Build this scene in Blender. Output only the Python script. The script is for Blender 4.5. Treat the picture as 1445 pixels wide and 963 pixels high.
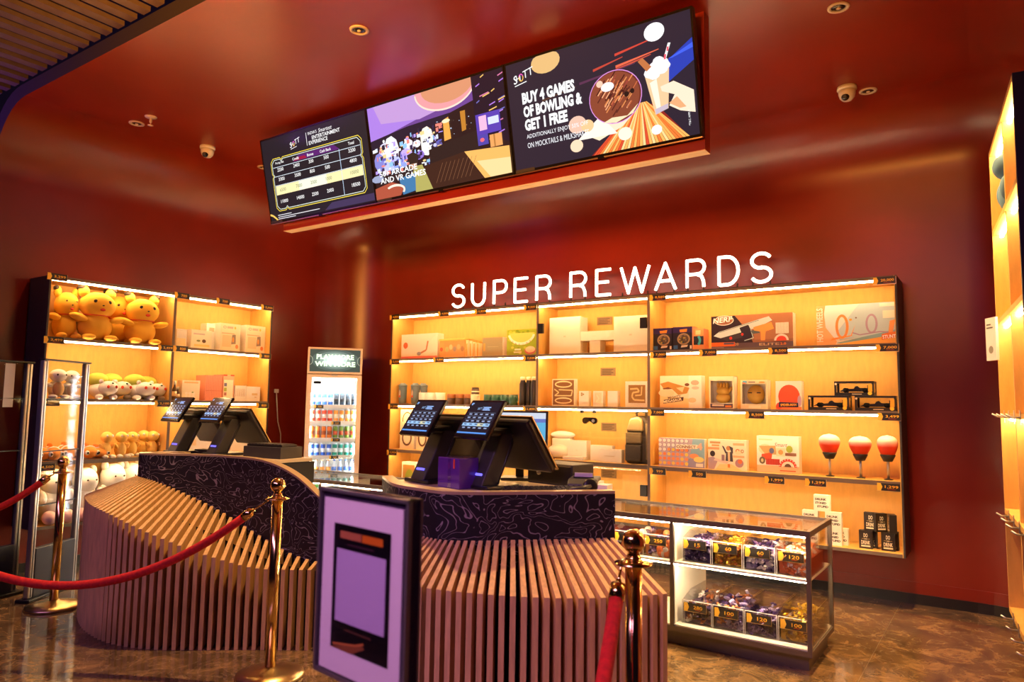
import bpy, math, random
from mathutils import Vector, Matrix
R_ = math.radians
random.seed(7)
scene = bpy.context.scene
COL = scene.collection
for o in list(bpy.data.objects): bpy.data.objects.remove(o)

# ------------------------------------------------------------------ camera
FPX, YAW, PITCH, ROLL, CAMH = 1008.757, R_(34.542), R_(5.08066), R_(0.87242), 1.35
CF = Vector((-math.sin(YAW)*math.cos(PITCH), math.cos(YAW)*math.cos(PITCH), math.sin(PITCH)))
_R = Vector((math.cos(YAW), math.sin(YAW), 0)); _U = _R.cross(CF)
CR = math.cos(ROLL)*_R + math.sin(ROLL)*_U
CU = -math.sin(ROLL)*_R + math.cos(ROLL)*_U
CP = Vector((0, 0, CAMH))
cd = bpy.data.cameras.new('camera'); cam = bpy.data.objects.new('camera', cd); COL.objects.link(cam)
cd.sensor_fit = 'HORIZONTAL'; cd.sensor_width = 36; cd.lens = FPX/1445*36
cd.clip_start = .05; cd.clip_end = 60
cam.matrix_world = Matrix(((CR.x, CU.x, -CF.x, CP.x), (CR.y, CU.y, -CF.y, CP.y), (CR.z, CU.z, -CF.z, CP.z), (0, 0, 0, 1)))
cd.dof.use_dof = True; cd.dof.focus_distance = 4.6; cd.dof.aperture_fstop = 3.2
scene.camera = cam

# ------------------------------------------------------------------ world, exposure, big lights
w = bpy.data.worlds.new('world'); scene.world = w; w.use_nodes = True
w.node_tree.nodes['Background'].inputs[0].default_value = (.035, .018, .06, 1)
w.node_tree.nodes['Background'].inputs[1].default_value = .12
vs = scene.view_settings
vs.view_transform = 'Standard'; vs.look = 'None'; vs.gamma = 1; vs.exposure = 0.0; vs.use_curve_mapping = False

def lamp(name, loc, target, sx, sy, power, col, spread=180):
    l = bpy.data.lights.new(name, 'AREA'); l.shape = 'RECTANGLE'; l.size = sx; l.size_y = sy
    l.energy = power; l.color = col; l.spread = R_(spread)
    o = bpy.data.objects.new(name, l); COL.objects.link(o); o.location = loc
    o.rotation_euler = (Vector(target)-Vector(loc)).to_track_quat('-Z', 'Y').to_euler()
    return o
# purple arcade lighting hanging in the hall behind the photographer
lamp('arcade_light', (-2.6, -1.5, 3.45), (-2.9, 2.2, .3), 5.2, .5, 20, (.62, .30, 1.0), 84)
lamp('arcade_light', (-1.3, -.5, 2.9), (-1.05, 1.0, .95), .8, .4, 11, (1.0, .40, .74), 80)
lamp('ceiling_fill', (-1.6, -1.8, 2.3), (-2.9, 2.4, 3.55), 2.4, .6, 105, (1.0, .37, .06), 60)  # added warm fill aimed up to brighten the red ceiling, not a hall fixture

# ------------------------------------------------------------------ helpers
def ray(px, py): return CR*((px-722.5)/FPX) - CU*((py-481.5)/FPX) + CF
def onY(px, py, Y): r = ray(px, py); return CP + r*((Y-CP.y)/r.y)
def onX(px, py, X): r = ray(px, py); return CP + r*((X-CP.x)/r.x)
def onZ(px, py, z): r = ray(px, py); return CP + r*((z-CP.z)/r.z)

MATS = {}
def nodes(name):
    m = bpy.data.materials.new(name); m.use_nodes = True; MATS[name] = m
    nt = m.node_tree; return m, nt, nt.nodes, nt.links, nt.nodes['Principled BSDF']
def pbr(name, col, rough=.5, metal=0, spec=.5, bump=0, bscale=200, var=0, vscale=6, coat=0, emit=None, estr=0, stretch=None):
    m, nt, N, L, b = nodes(name)
    b.inputs['Base Color'].default_value = (*col, 1); b.inputs['Roughness'].default_value = rough
    b.inputs['Metallic'].default_value = metal; b.inputs['Specular IOR Level'].default_value = spec
    b.inputs['Coat Weight'].default_value = coat
    tc = N.new('ShaderNodeTexCoord'); src = tc.outputs['Object']
    if stretch:
        mp = N.new('ShaderNodeMapping'); mp.inputs['Scale'].default_value = stretch; L.new(src, mp.inputs[0]); src = mp.outputs[0]
    if var:
        n = N.new('ShaderNodeTexNoise'); n.inputs['Scale'].default_value = vscale; n.inputs['Detail'].default_value = 4
        L.new(src, n.inputs['Vector'])
        r = N.new('ShaderNodeValToRGB'); r.color_ramp.elements[0].position = .3; r.color_ramp.elements[1].position = .7
        r.color_ramp.elements[0].color = (*[c*(1-var) for c in col], 1); r.color_ramp.elements[1].color = (*[min(1, c*(1+var)) for c in col], 1)
        L.new(n.outputs[0], r.inputs[0]); L.new(r.outputs[0], b.inputs['Base Color'])
    if bump:
        n = N.new('ShaderNodeTexNoise'); n.inputs['Scale'].default_value = bscale; n.inputs['Detail'].default_value = 3
        L.new(src, n.inputs['Vector'])
        bp = N.new('ShaderNodeBump'); bp.inputs['Strength'].default_value = bump; bp.inputs['Distance'].default_value = .01
        L.new(n.outputs[0], bp.inputs['Height']); L.new(bp.outputs[0], b.inputs['Normal'])
    if emit:
        b.inputs['Emission Color'].default_value = (*emit, 1); b.inputs['Emission Strength'].default_value = estr
    return m
def glow(name, col, s):
    m, nt, N, L, b = nodes(name); e = N.new('ShaderNodeEmission')
    e.inputs[0].default_value = (*col, 1); e.inputs[1].default_value = s
    L.new(e.outputs[0], N['Material Output'].inputs[0]); N.remove(b); return m
def glassmat(name, tint=(1, 1, 1), rough=.02, boost=1.0, base=.0):
    m, nt, N, L, b = nodes(name); N.remove(b)
    t = N.new('ShaderNodeBsdfTransparent'); t.inputs[0].default_value = (*tint, 1)
    g = N.new('ShaderNodeBsdfGlossy'); g.inputs['Roughness'].default_value = rough
    lw = N.new('ShaderNodeLayerWeight'); lw.inputs[0].default_value = .5
    pw = N.new('ShaderNodeMath'); pw.operation = 'POWER'; pw.inputs[1].default_value = 5; L.new(lw.outputs['Facing'], pw.inputs[0])
    f = N.new('ShaderNodeMath'); f.operation = 'MULTIPLY_ADD'; f.inputs[1].default_value = .96; f.inputs[2].default_value = .04; L.new(pw.outputs[0], f.inputs[0])
    mu = N.new('ShaderNodeMath'); mu.operation = 'MULTIPLY_ADD'; mu.inputs[1].default_value = boost; mu.inputs[2].default_value = base
    mx = N.new('ShaderNodeMixShader'); L.new(f.outputs[0], mu.inputs[0]); L.new(mu.outputs[0], mx.inputs[0])
    L.new(t.outputs[0], mx.inputs[1]); L.new(g.outputs[0], mx.inputs[2]); L.new(mx.outputs[0], N['Material Output'].inputs[0]); return m
def printmat(name, rough=.35, emit=0, base=1.0):
    m, nt, N, L, b = nodes(name)
    a = N.new('ShaderNodeAttribute'); a.attribute_name = 'Col'
    b.inputs['Roughness'].default_value = rough
    if emit:
        b.inputs['Base Color'].default_value = (.01, .01, .01, 1)
        b.inputs['Specular IOR Level'].default_value = .15
        L.new(a.outputs[0], b.inputs['Emission Color']); b.inputs['Emission Strength'].default_value = emit
    else:
        g = N.new('ShaderNodeGamma'); g.inputs[1].default_value = 1.35; L.new(a.outputs[0], g.inputs[0]); L.new(g.outputs[0], b.inputs['Base Color'])
    return m

# ---- materials
WALLRED = pbr('red_lacquer_wall', (.20, .012, .003), .30, 0, .6, bump=.04, bscale=5, var=.12, vscale=2)
pbr('linen_board', (.66, .38, .095), .62, bump=.12, bscale=150, var=.07, vscale=30, stretch=(1, 1, .25))
pbr('cabinet_side', (.045, .036, .036), .5, var=.2, vscale=40)
pbr('board_edge', (.16, .11, .085), .5)
pbr('black_metal', (.012, .011, .012), .4, .2)
pbr('matt_black', (.008, .007, .008), .75)
pbr('black_plastic', (.013, .011, .012), .32, 0, .5)
pbr('black_gloss', (.009, .008, .010), .12)
pbr('graphite', (.045, .042, .045), .45, .3)
pbr('pine_slat', (.66, .41, .17), .55, bump=.08, bscale=60, var=.16, vscale=10, stretch=(6, 6, .8))
pbr('counter_top', (.62, .50, .33), .35)
pbr('rim_edge', (.58, .43, .25), .3, .3)
pbr('brass', (.95, .68, .25), .13, 1)
pbr('brass_dull', (.72, .52, .25), .28, 1)
pbr('red_velvet', (.62, .012, .012), .85, bump=.35, bscale=300, var=.2, vscale=60)
pbr('aluminium', (.55, .53, .52), .32, .9)
pbr('case_frame', (.19, .16, .14), .4, .6)
pbr('white_board', (.80, .74, .64), .5)
pbr('white_plastic', (.82, .80, .76), .4)
pbr('white_paper', (.80, .75, .76), .6)
pbr('spot_ring', (.55, .42, .30), .4)
pbr('cam_white', (.62, .56, .50), .45)
pbr('wood_panel', (.62, .40, .22), .5, var=.1, vscale=8, stretch=(.5, 6, 6))
pbr('fridge_body', (.72, .56, .42), .4)
pbr('gold_print', (.95, .52, .04), .45)
pbr('tag_black', (.02, .016, .014), .4)
pbr('dark_tan', (.23, .14, .06), .5)
pbr('cardboard_white', (.86, .82, .74), .5)
pbr('cream_plush', (.86, .80, .66), .9, bump=.3, bscale=260)
pbr('white_plush', (.86, .84, .80), .9, bump=.3, bscale=260)
pbr('pink_plush', (.86, .55, .52), .9, bump=.3, bscale=260)
pbr('yellow_plush', (.95, .52, .045), .9, bump=.3, bscale=260)
pbr('gold_plush', (.93, .62, .16), .9, bump=.3, bscale=260)
pbr('orange_plush', (.90, .36, .07), .9, bump=.3, bscale=260)
pbr('tan_plush', (.66, .40, .16), .9, bump=.3, bscale=260)
pbr('lime_plush', (.55, .62, .10), .9, bump=.3, bscale=260)
pbr('dark_plush', (.03, .02, .015), .8)
pbr('red_plush', (.75, .07, .03), .8)
pbr('slate_blue', (.13, .19, .23), .45)
pbr('jar_brown', (.42, .16, .05), .4)
pbr('jar_dark', (.10, .06, .035), .35)
pbr('cream_mug', (.83, .70, .45), .4)
pbr('green_mug', (.03, .11, .065), .35)
pbr('backpack_olive', (.17, .12, .055), .6, bump=.3, bscale=60)
pbr('backpack_dark', (.045, .032, .02), .6, bump=.3, bscale=60)
pbr('backpack_shine', (.42, .30, .14), .35)
pbr('cable_white', (.62, .55, .50), .5)
pbr('pink_carton', (.84, .36, .25), .5)
pbr('purple_foil', (.07, .035, .16), .25, .5)
pbr('gold_foil', (.85, .56, .06), .22, .6)
pbr('lilac_foil', (.48, .40, .66), .22, .5)
pbr('copper_foil', (.62, .21, .07), .25, .5)
pbr('orange_candy', (.85, .22, .07), .4)
pbr('brown_candy', (.13, .06, .03), .35)
pbr('pearl', (.85, .80, .76), .3)
pbr('reflected_purple', (.10, .03, .32), .12, 0, .6)  # the box is clear; its purple reflection is put into the body colour
pbr('gold_mask', (.85, .50, .08), .3, .3)
pbr('blue_fabric', (.10, .22, .36), .8)
printmat('print')
printmat('screen', .15, 1.25)
printmat('tv_screen', .12, 1.15)
printmat('fridge_sign', .2, 2.2)
glassmat('clear_glass', (.97, .98, .97), .015, .9)
glassmat('acrylic', (.97, .97, .98), .03, 1.0, .015)
glassmat('gate_panel', (.97, .98, .98), .05, .22)
glassmat('smoke_film', (.9, .9, .92), .03, .5)
LED = glow('led_strip', (1.0, .64, .29), 76)
LEDC = glow('case_led', (1.0, .74, .44), 210)
glow('fridge_led', (.80, .92, 1.0), 95)
glow('neon_white', (1.0, .80, .58), 7)
glow('blue_led', (.15, .12, 1.0), 2.2)
glow('white_led', (1, .8, .55), 5)
# black laminate with fine contour lines
m, nt, N, L, b = nodes('contour_laminate')
tc = N.new('ShaderNodeTexCoord'); mp = N.new('ShaderNodeMapping'); mp.inputs['Scale'].default_value = (1.0, 1.0, 1.35)
L.new(tc.outputs['Object'], mp.inputs[0])
n = N.new('ShaderNodeTexNoise'); n.inputs['Scale'].default_value = 6.5; n.inputs['Detail'].default_value = 2.2; n.inputs['Roughness'].default_value = .55; n.inputs['Distortion'].default_value = .7
L.new(mp.outputs[0], n.inputs['Vector'])
a = N.new('ShaderNodeMath'); a.operation = 'MULTIPLY'; a.inputs[1].default_value = 11.0; L.new(n.outputs[0], a.inputs[0])
fr = N.new('ShaderNodeMath'); fr.operation = 'FRACT'; L.new(a.outputs[0], fr.inputs[0])
sb = N.new('ShaderNodeMath'); sb.operation = 'SUBTRACT'; sb.inputs[1].default_value = .5; L.new(fr.outputs[0], sb.inputs[0])
ab = N.new('ShaderNodeMath'); ab.operation = 'ABSOLUTE'; L.new(sb.outputs[0], ab.inputs[0])
rp = N.new('ShaderNodeValToRGB'); rp.color_ramp.elements[0].position = .03; rp.color_ramp.elements[0].color = (.30, .25, .25, 1)
rp.color_ramp.elements[1].position = .075; rp.color_ramp.elements[1].color = (.016, .013, .015, 1)
L.new(ab.outputs[0], rp.inputs[0]); L.new(rp.outputs[0], b.inputs['Base Color']); b.inputs['Roughness'].default_value = .55; b.inputs['Specular IOR Level'].default_value = .25
# dark brown polished marble
m, nt, N, L, b = nodes('brown_marble')
tc = N.new('ShaderNodeTexCoord'); gm = N.new('ShaderNodeNewGeometry')
n = N.new('ShaderNodeTexNoise'); n.inputs['Scale'].default_value = 5.5; n.inputs['Detail'].default_value = 10; n.inputs['Roughness'].default_value = .74; n.inputs['Distortion'].default_value = .7
L.new(gm.outputs['Position'], n.inputs['Vector'])
rp = N.new('ShaderNodeValToRGB'); e = rp.color_ramp.elements
e[0].position = .32; e[0].color = (.035, .024, .015, 1); e[1].position = .72; e[1].color = (.34, .20, .085, 1)
x = e.new(.52); x.color = (.14, .085, .040, 1)
n2 = N.new('ShaderNodeTexNoise'); n2.inputs['Scale'].default_value = 3.1; n2.inputs['Detail'].default_value = 6; n2.inputs['Distortion'].default_value = 2.5
L.new(gm.outputs['Position'], n2.inputs['Vector'])
s2 = N.new('ShaderNodeMath'); s2.operation = 'SUBTRACT'; s2.inputs[1].default_value = .5; L.new(n2.outputs[0], s2.inputs[0])
a2 = N.new('ShaderNodeMath'); a2.operation = 'ABSOLUTE'; L.new(s2.outputs[0], a2.inputs[0])
r2 = N.new('ShaderNodeValToRGB'); r2.color_ramp.elements[0].position = .0; r2.color_ramp.elements[0].color = (.16, .12, .08, 1)
r2.color_ramp.elements[1].position = .014; r2.color_ramp.elements[1].color = (0, 0, 0, 1)
L.new(a2.outputs[0], r2.inputs[0])
mx = N.new('ShaderNodeMix'); mx.data_type = 'RGBA'; mx.blend_type = 'ADD'; mx.inputs[0].default_value = .6
L.new(n.outputs[0], rp.inputs[0]); L.new(rp.outputs[0], mx.inputs[6]); L.new(r2.outputs[0], mx.inputs[7]); L.new(mx.outputs[2], b.inputs['Base Color'])
b.inputs['Roughness'].default_value = .10
# red-to-white punching ball leather (colour fades along the ball's own height)
m, nt, N, L, b = nodes('ball_leather')
tc = N.new('ShaderNodeTexCoord'); sp = N.new('ShaderNodeSeparateXYZ'); L.new(tc.outputs['Object'], sp.inputs[0])
rp = N.new('ShaderNodeValToRGB'); rp.color_ramp.elements[0].position = .055; rp.color_ramp.elements[0].color = (.72, .04, .012, 1)
rp.color_ramp.elements[1].position = .115; rp.color_ramp.elements[1].color = (.88, .76, .68, 1)
L.new(sp.outputs[2], rp.inputs[0]); L.new(rp.outputs[0], b.inputs['Base Color']); b.inputs['Roughness'].default_value = .3

class MB:
    def __init__(s): s.v = []; s.f = []; s.c = []; s.layer = 0
    def add(s, vs, fs, col=None):
        o = len(s.v); s.v += [tuple(v) for v in vs]; s.f += [tuple(i+o for i in f) for f in fs]; s.c += [col]*len(fs); return s
    def box(s, x0, x1, y0, y1, z0, z1, col=None, M=None):
        vs = [(x, y, z) for z in (z0, z1) for y in (y0, y1) for x in (x0, x1)]
        if M: vs = [M @ Vector(v) for v in vs]
        return s.add(vs, [(0, 2, 3, 1), (4, 5, 7, 6), (0, 1, 5, 4), (2, 6, 7, 3), (0, 4, 6, 2), (1, 3, 7, 5)], col)
    def prism(s, poly, d0, d1, axis='y', col=None, M=None):
        n = len(poly)
        f = {'y': lambda p, d: (p[0], d, p[1]), 'x': lambda p, d: (d, p[0], p[1]), 'z': lambda p, d: (p[0], p[1], d)}[axis]
        vs = [f(p, d0) for p in poly]+[f(p, d1) for p in poly]
        if M: vs = [M @ Vector(v) for v in vs]
        fs = [tuple(range(n)), tuple(range(2*n-1, n-1, -1))]+[(i, i+n, (i+1) % n+n, (i+1) % n) for i in range(n)]
        return s.add(vs, fs, col)
    def tube(s, pts, r, n=8, col=None):
        pts = [Vector(p) for p in pts]; rs = r if isinstance(r, (list, tuple)) else [r]*len(pts)
        vs = []; up = None
        for i, p in enumerate(pts):
            t = (pts[min(i+1, len(pts)-1)]-pts[max(i-1, 0)]).normalized()
            if up is None: up = Vector((0, 0, 1)) if abs(t.z) < .9 else Vector((1, 0, 0))
            a = (up-t*up.dot(t)).normalized(); up = a; b = t.cross(a)
            for k in range(n):
                an = 2*math.pi*k/n; vs.append(p+(a*math.cos(an)+b*math.sin(an))*rs[i])
        fs = [(i*n+k, i*n+(k+1) % n, (i+1)*n+(k+1) % n, (i+1)*n+k) for i in range(len(pts)-1) for k in range(n)]
        fs += [tuple(range(n-1, -1, -1)), tuple((len(pts)-1)*n+k for k in range(n))]
        return s.add(vs, fs, col)
    def lathe(s, prof, n=24, c=(0, 0), col=None, M=None):
        vs = []
        for r, z in prof:
            for k in range(n):
                a = 2*math.pi*k/n; vs.append((c[0]+r*math.cos(a), c[1]+r*math.sin(a), z))
        if M: vs = [M @ Vector(v) for v in vs]
        m_ = len(prof)
        fs = [(i*n+k, i*n+(k+1) % n, (i+1)*n+(k+1) % n, (i+1)*n+k) for i in range(m_-1) for k in range(n)]
        fs += [tuple(range(n-1, -1, -1)), tuple((m_-1)*n+k for k in range(n))]
        return s.add(vs, fs, col)
    def ell(s, c, r, n=14, m_=9, col=None, M=None):
        vs = []
        for j in range(m_+1):
            t = math.pi*j/m_
            for k in range(n):
                a = 2*math.pi*k/n; vs.append(Vector((math.sin(t)*math.cos(a)*r[0], math.sin(t)*math.sin(a)*r[1], -math.cos(t)*r[2])))
        if M: vs = [M @ v for v in vs]
        vs = [v+Vector(c) for v in vs]
        fs = [(j*n+k, j*n+(k+1) % n, (j+1)*n+(k+1) % n, (j+1)*n+k) for j in range(m_) for k in range(n)]
        return s.add(vs, fs, col)
    def mesh(s, name, mat, smooth=False):
        me = bpy.data.meshes.new(name); me.from_pydata(s.v, [], s.f)
        if mat: me.materials.append(MATS[mat])
        if any(c is not None for c in s.c):
            at = me.attributes.new('Col', 'FLOAT_COLOR', 'CORNER'); buf = []
            for f, c in zip(s.f, s.c): buf += list((*(c or (.5, .5, .5)), 1.0))*len(f)
            at.data.foreach_set('color', buf)
        if smooth: me.polygons.foreach_set('use_smooth', [True]*len(me.polygons))
        me.update(); return me
    def build(s, name, mat, parent=None, smooth=False, bevel=0, kind=None, label=None):
        o = obj(name, s.mesh(name, mat, smooth), parent)
        if bevel:
            md = o.modifiers.new('bevel', 'BEVEL'); md.width = bevel; md.segments = 2; md.limit_method = 'ANGLE'
        if kind: o['kind'] = kind
        if label: o['label'] = label
        return o
def obj(name, me, parent=None):
    o = bpy.data.objects.new(name, me); COL.objects.link(o)
    if parent: o.parent = parent
    return o
def tag(o, label, cat, group=None):
    o['label'] = label; o['category'] = cat
    if group: o['group'] = group
    return o
def thing(name, label, cat, loc=(0, 0, 0), rotz=0, group=None):
    o = obj(name, None); o.location = loc; o.rotation_euler = (0, 0, rotz); o.empty_display_size = .05
    return tag(o, label, cat, group)
def struct(o): o['kind'] = 'structure'; return o
def copy_tree(o, parent=None):
    c = o.copy(); COL.objects.link(c); c.parent = parent
    for ch in list(o.children): copy_tree(ch, c)
    return c
_sph = {}
def sph(name, mat, c, r, parent, rot=(0, 0, 0), label=None):        # ellipsoid part sharing one sphere mesh per material
    if mat not in _sph: _sph[mat] = MB().ell((0, 0, 0), (1, 1, 1), 18, 12).mesh('round_'+mat, mat, True)
    o = obj(name, _sph[mat], parent); o.location = c; o.scale = r; o.rotation_euler = rot
    if label: o['label'] = label
    return o

# ---- text
_tc = {}
def textgeo(s, bold=0):
    k = (s, bold)
    if k not in _tc:
        cu = bpy.data.curves.new('t', 'FONT'); cu.body = s; cu.resolution_u = 2; cu.offset = bold
        o = bpy.data.objects.new('t', cu); COL.objects.link(o)
        me = bpy.data.meshes.new_from_object(o.evaluated_get(bpy.context.evaluated_depsgraph_get()))
        vs = [(v.co.x, v.co.y) for v in me.vertices]; fs = [tuple(p.vertices) for p in me.polygons]
        bpy.data.objects.remove(o); bpy.data.curves.remove(cu); bpy.data.meshes.remove(me)
        x0 = min(v[0] for v in vs); x1 = max(v[0] for v in vs); y0 = min(v[1] for v in vs); y1 = max(v[1] for v in vs)
        _tc[k] = ([((x-x0)/(x1-x0), (y-y0)/(y1-y0)) for x, y in vs], fs, (x1-x0)/(y1-y0))
    return _tc[k]
class PR(MB):
    """flat print: coloured shapes laid on the plane y = 0 of a front facing -y; u to the right, v up"""
    STEP = .0001
    def _p(s, pts, fs, col):
        s.layer += 1; y = -.0006-s.layer*s.STEP
        s.add([(u, y, v) for u, v in pts], fs, col); return s
    def rect(s, u0, v0, u1, v1, col): return s._p([(u0, v0), (u1, v0), (u1, v1), (u0, v1)], [(0, 1, 2, 3)], col)
    def poly(s, pts, col): return s._p(pts, [tuple(range(len(pts)))], col)
    def oval(s, cu, cv, ru, rv, col, n=20, a0=0, a1=360):
        pts = [(cu+ru*math.cos(R_(a0+(a1-a0)*k/n)), cv+rv*math.sin(R_(a0+(a1-a0)*k/n))) for k in range(n if a1-a0 == 360 else n+1)]
        return s._p(pts, [tuple(range(len(pts)))], col)
    def ring(s, cu, cv, ru, rv, t, col, n=24, a0=0, a1=360):
        pts = []; 
        for k in range(n+1):
            a = R_(a0+(a1-a0)*k/n); pts += [(cu+ru*math.cos(a), cv+rv*math.sin(a)), (cu+(ru-t)*math.cos(a), cv+(rv-t)*math.sin(a))]
        return s._p(pts, [(2*k, 2*k+2, 2*k+3, 2*k+1) for k in range(n)], col)
    def line(s, pts, t, col):
        for (a, b), (c, d) in zip(pts, pts[1:]):
            l = math.hypot(c-a, d-b) or 1; nx, ny = -(d-b)/l*t/2, (c-a)/l*t/2
            s._p([(a+nx, b+ny), (c+nx, d+ny), (c-nx, d-ny), (a-nx, b-ny)], [(0, 1, 2, 3)], col)
        return s
    def text(s, t, u, v, h, col, w=None, al='l', rot=0, skew=0, bold=0):
        pts, fs, asp = textgeo(t, bold); w = w or h*asp
        o = {'l': 0, 'c': -w/2, 'r': -w}[al]; c, sn = math.cos(R_(rot)), math.sin(R_(rot)); q = []
        for x, y in pts:
            a, b = o+x*w+skew*y*h, y*h; q.append((u+a*c-b*sn, v+a*sn+b*c))
        return s._p(q, fs, col)
def shift(pr, dx, dz=0, dy=0):
    pr.v = [(x+dx, y+dy, z+dz) for x, y, z in pr.v]; return pr

# ================================================================== the room
XW, YW, ZC, RC, YF = -6.31, 5.87, 3.55, .5, 2.13       # left wall, back wall, ceiling, cove radius, front edge of the red shell
XR = .40
def shell(path, name):
    """wall with coved top: path = [(x, y, nx, ny)], n pointing into the room"""
    prof = [(0, 0), (0, ZC-RC)]+[(RC*(1-math.cos(R_(a))), ZC-RC+RC*math.sin(R_(a))) for a in range(9, 91, 9)]
    vs = [(x+nx*d, y+ny*d, z) for x, y, nx, ny in path for d, z in prof]; k = len(prof)
    fs = [(i*k+j, (i+1)*k+j, (i+1)*k+j+1, i*k+j+1) for i in range(len(path)-1) for j in range(k-1)]
    return struct(MB().add(vs, fs).build(name, 'red_lacquer_wall', smooth=True))
CRN = .6
arc = [(XW+CRN-CRN*math.cos(R_(a)), YW-CRN+CRN*math.sin(R_(a)), math.cos(R_(a)), -math.sin(R_(a))) for a in range(0, 91, 9)]
shell([(XW, YF, 1, 0), (XW, 3.6, 1, 0), (XW, YW-CRN, 1, 0)], 'wall_left')
arc2 = [(XR-CRN+CRN*math.sin(R_(a)), YW-CRN+CRN*math.cos(R_(a)), -math.sin(R_(a)), -math.cos(R_(a))) for a in range(0, 91, 9)]
shell(arc+[(-3, YW, 0, -1)]+arc2, 'wall_back')
shell([(XR, YW-CRN, -1, 0), (XR, 3.9, -1, 0), (XR, YF, -1, 0)], 'wall_right')
ceil = struct(MB().add([(XW+RC, YF, ZC), (XR-RC, YF, ZC), (XR-RC, YW-RC, ZC), (XW+RC, YW-RC, ZC)], [(3, 2, 1, 0)]).build('ceiling', 'red_lacquer_wall'))
# rounded inner corner of ceiling is closed by the coves of the corner arcs; dark end fascia of the red shell
prof = [(XW, 0), (XW, ZC-RC)]+[(XW+RC*(1-math.cos(R_(a))), ZC-RC+RC*math.sin(R_(a))) for a in range(9, 91, 9)]+[(XR-RC, ZC)]+[(XR-RC*(1-math.sin(R_(a))), ZC-RC+RC*math.cos(R_(a))) for a in range(9, 91, 9)]+[(XR, 0)]
def off(p): return (p[0]-(.10 if p[0] < -5.7 else (-.10 if p[0] > -.2 else 0)), p[1]+(.10 if p[1] > 3.1 else 0))
mb = MB(); n = len(prof)
mb.add([(x, YF, z) for x, z in prof]+[(*[off(p)[0]], YF, off(p)[1]) for p in prof], [(i, i+1, i+1+n, i+n) for i in range(n-1)])
mb.add([(x, YF, z) for x, z in [off(p) for p in prof]]+[(x, YF+.3, z) for x, z in [off(p) for p in prof]], [(i, i+1, i+1+n, i+n) for i in range(n-1)])
pbr('fascia_dark', (.010, .005, .005), .7)
struct(mb.build('trim_1', 'fascia_dark'))
# black slatted ceiling of the hall in front
sl = struct(MB().box(-9.5, 3.5, -5, YF-.004, 4.02, 4.06).build('ceiling_hall', 'cabinet_side'))
sl.data.materials[0] = MATS['matt_black']
pbr('slat_brown', (.13, .085, .06), .55, var=.15, vscale=12)
slm = MB().box(-.038, .038, -5, YF-.012, 3.655, 3.685).mesh('slat', 'slat_brown')
for i in range(84):
    s = obj('slat', slm, sl); s.location = (-9.4+i*.15, 0, 0)
lamp('hall_uplight', (-3.3, .9, 2.9), (-3.6, 1.5, 3.72), .5, .2, 9, (1, .40, .05), 110)
lamp('hall_uplight', (-7.6, .6, 2.4), (-7.0, 1.5, 3.72), 1.2, .4, 26, (.42, .12, 1.0), 100)
# skirting and floor
def strip(path, z0, z1, o0, o1, name, mat):
    vs = []
    for x, y, nx, ny in path: vs += [(x+nx*o0, y+ny*o0, z0), (x+nx*o1, y+ny*o1, z0), (x+nx*o1, y+ny*o1, z1), (x+nx*o0, y+ny*o0, z1)]
    fs = [(i*4+j, (i+1)*4+j, (i+1)*4+(j+1) % 4, i*4+(j+1) % 4) for i in range(len(path)-1) for j in range(4)]
    return struct(MB().add(vs, fs).build(name, mat))
pbr('skirting_black', (.012, .009, .008), .35)
strip([(XW, YF, 1, 0), (XW, YW-CRN, 1, 0)], 0, .07, -.01, .012, 'baseboard_left', 'skirting_black')
strip(arc+arc2, 0, .07, -.01, .012, 'baseboard_back', 'skirting_black')
strip(arc+arc2, .07, .15, -.01, .006, 'trim_2', 'red_lacquer_wall')
fl = struct(MB().box(-11, 5, -6, 6.2, -.06, -.02).build('floor', 'matt_black'))
pbr('grout', (.22, .16, .10), .6); fl.data.materials[0] = MATS['grout']
fl.data.transform(Matrix.Translation((0, 0, .0165)))
tile = MB().box(-.5985, .5985, -1.1985, 1.1985, -.02, 0).mesh('tile', 'brown_marble')
for i in range(-7, 5):
    for j in range(-2, 4):
        if -11 < -.655+i*1.2 < 4:
            t = obj('tile', tile, fl); t.location = (-.055+i*1.2, .2+j*2.4-.4*(0), 0)

# ================================================================== ceiling fittings
def downlight(px, py, label, power=70):
    p = onZ(px, py, ZC); t = thing('downlight', label, 'ceiling light', (p.x, p.y, ZC), 0, 'recessed downlights in the red ceiling')
    MB().lathe([(.040, -.001), (.040, -.009), (.056, -.007), (.058, -.001)], 24).build('ring', 'spot_ring', t, True)
    MB().lathe([(.039, -.0005), (.030, -.005), (.012, -.0065), (.004, -.0067)], 20).build('reflector', 'black_gloss', t, True)
    MB().ell((0, 0, -.008), (.013, .013, .006), 10, 6).build('lens', 'spot_ring', t, True)
    l = bpy.data.lights.new('downlight_beam', 'SPOT'); l.energy = power; l.color = (1.0, .58, .20); l.spot_size = R_(84); l.spot_blend = .7; l.shadow_soft_size = .035
    o = obj('downlight_beam', l, t); o.location = (0, 0, -.03)
downlight(507, 42, 'recessed downlight above the arcade screen, alone on the glowing orange ceiling', 430)
downlight(193, 174, 'recessed downlight beside the sprinkler head near the slatted ceiling')
downlight(372, 236, 'small recessed downlight half hidden by the left end of the price menu screen')
downlight(1183, 10, 'recessed downlight at the top edge right of the bowling screen', 560)
downlight(1225, 128, 'recessed downlight right beside the right-hand dome camera')
p = onZ(213, 165, ZC); t = thing('sprinkler_head', 'small brass sprinkler head hanging from the red ceiling', 'sprinkler', (p.x, p.y, ZC))
MB().lathe([(.045, 0), (.042, -.006), (.02, -.012), (.012, -.014)], 18).build('escutcheon', 'spot_ring', t, True)
MB().lathe([(.010, -.012), (.010, -.045), (.006, -.05)], 12).build('body', 'spot_ring', t, True)
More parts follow.
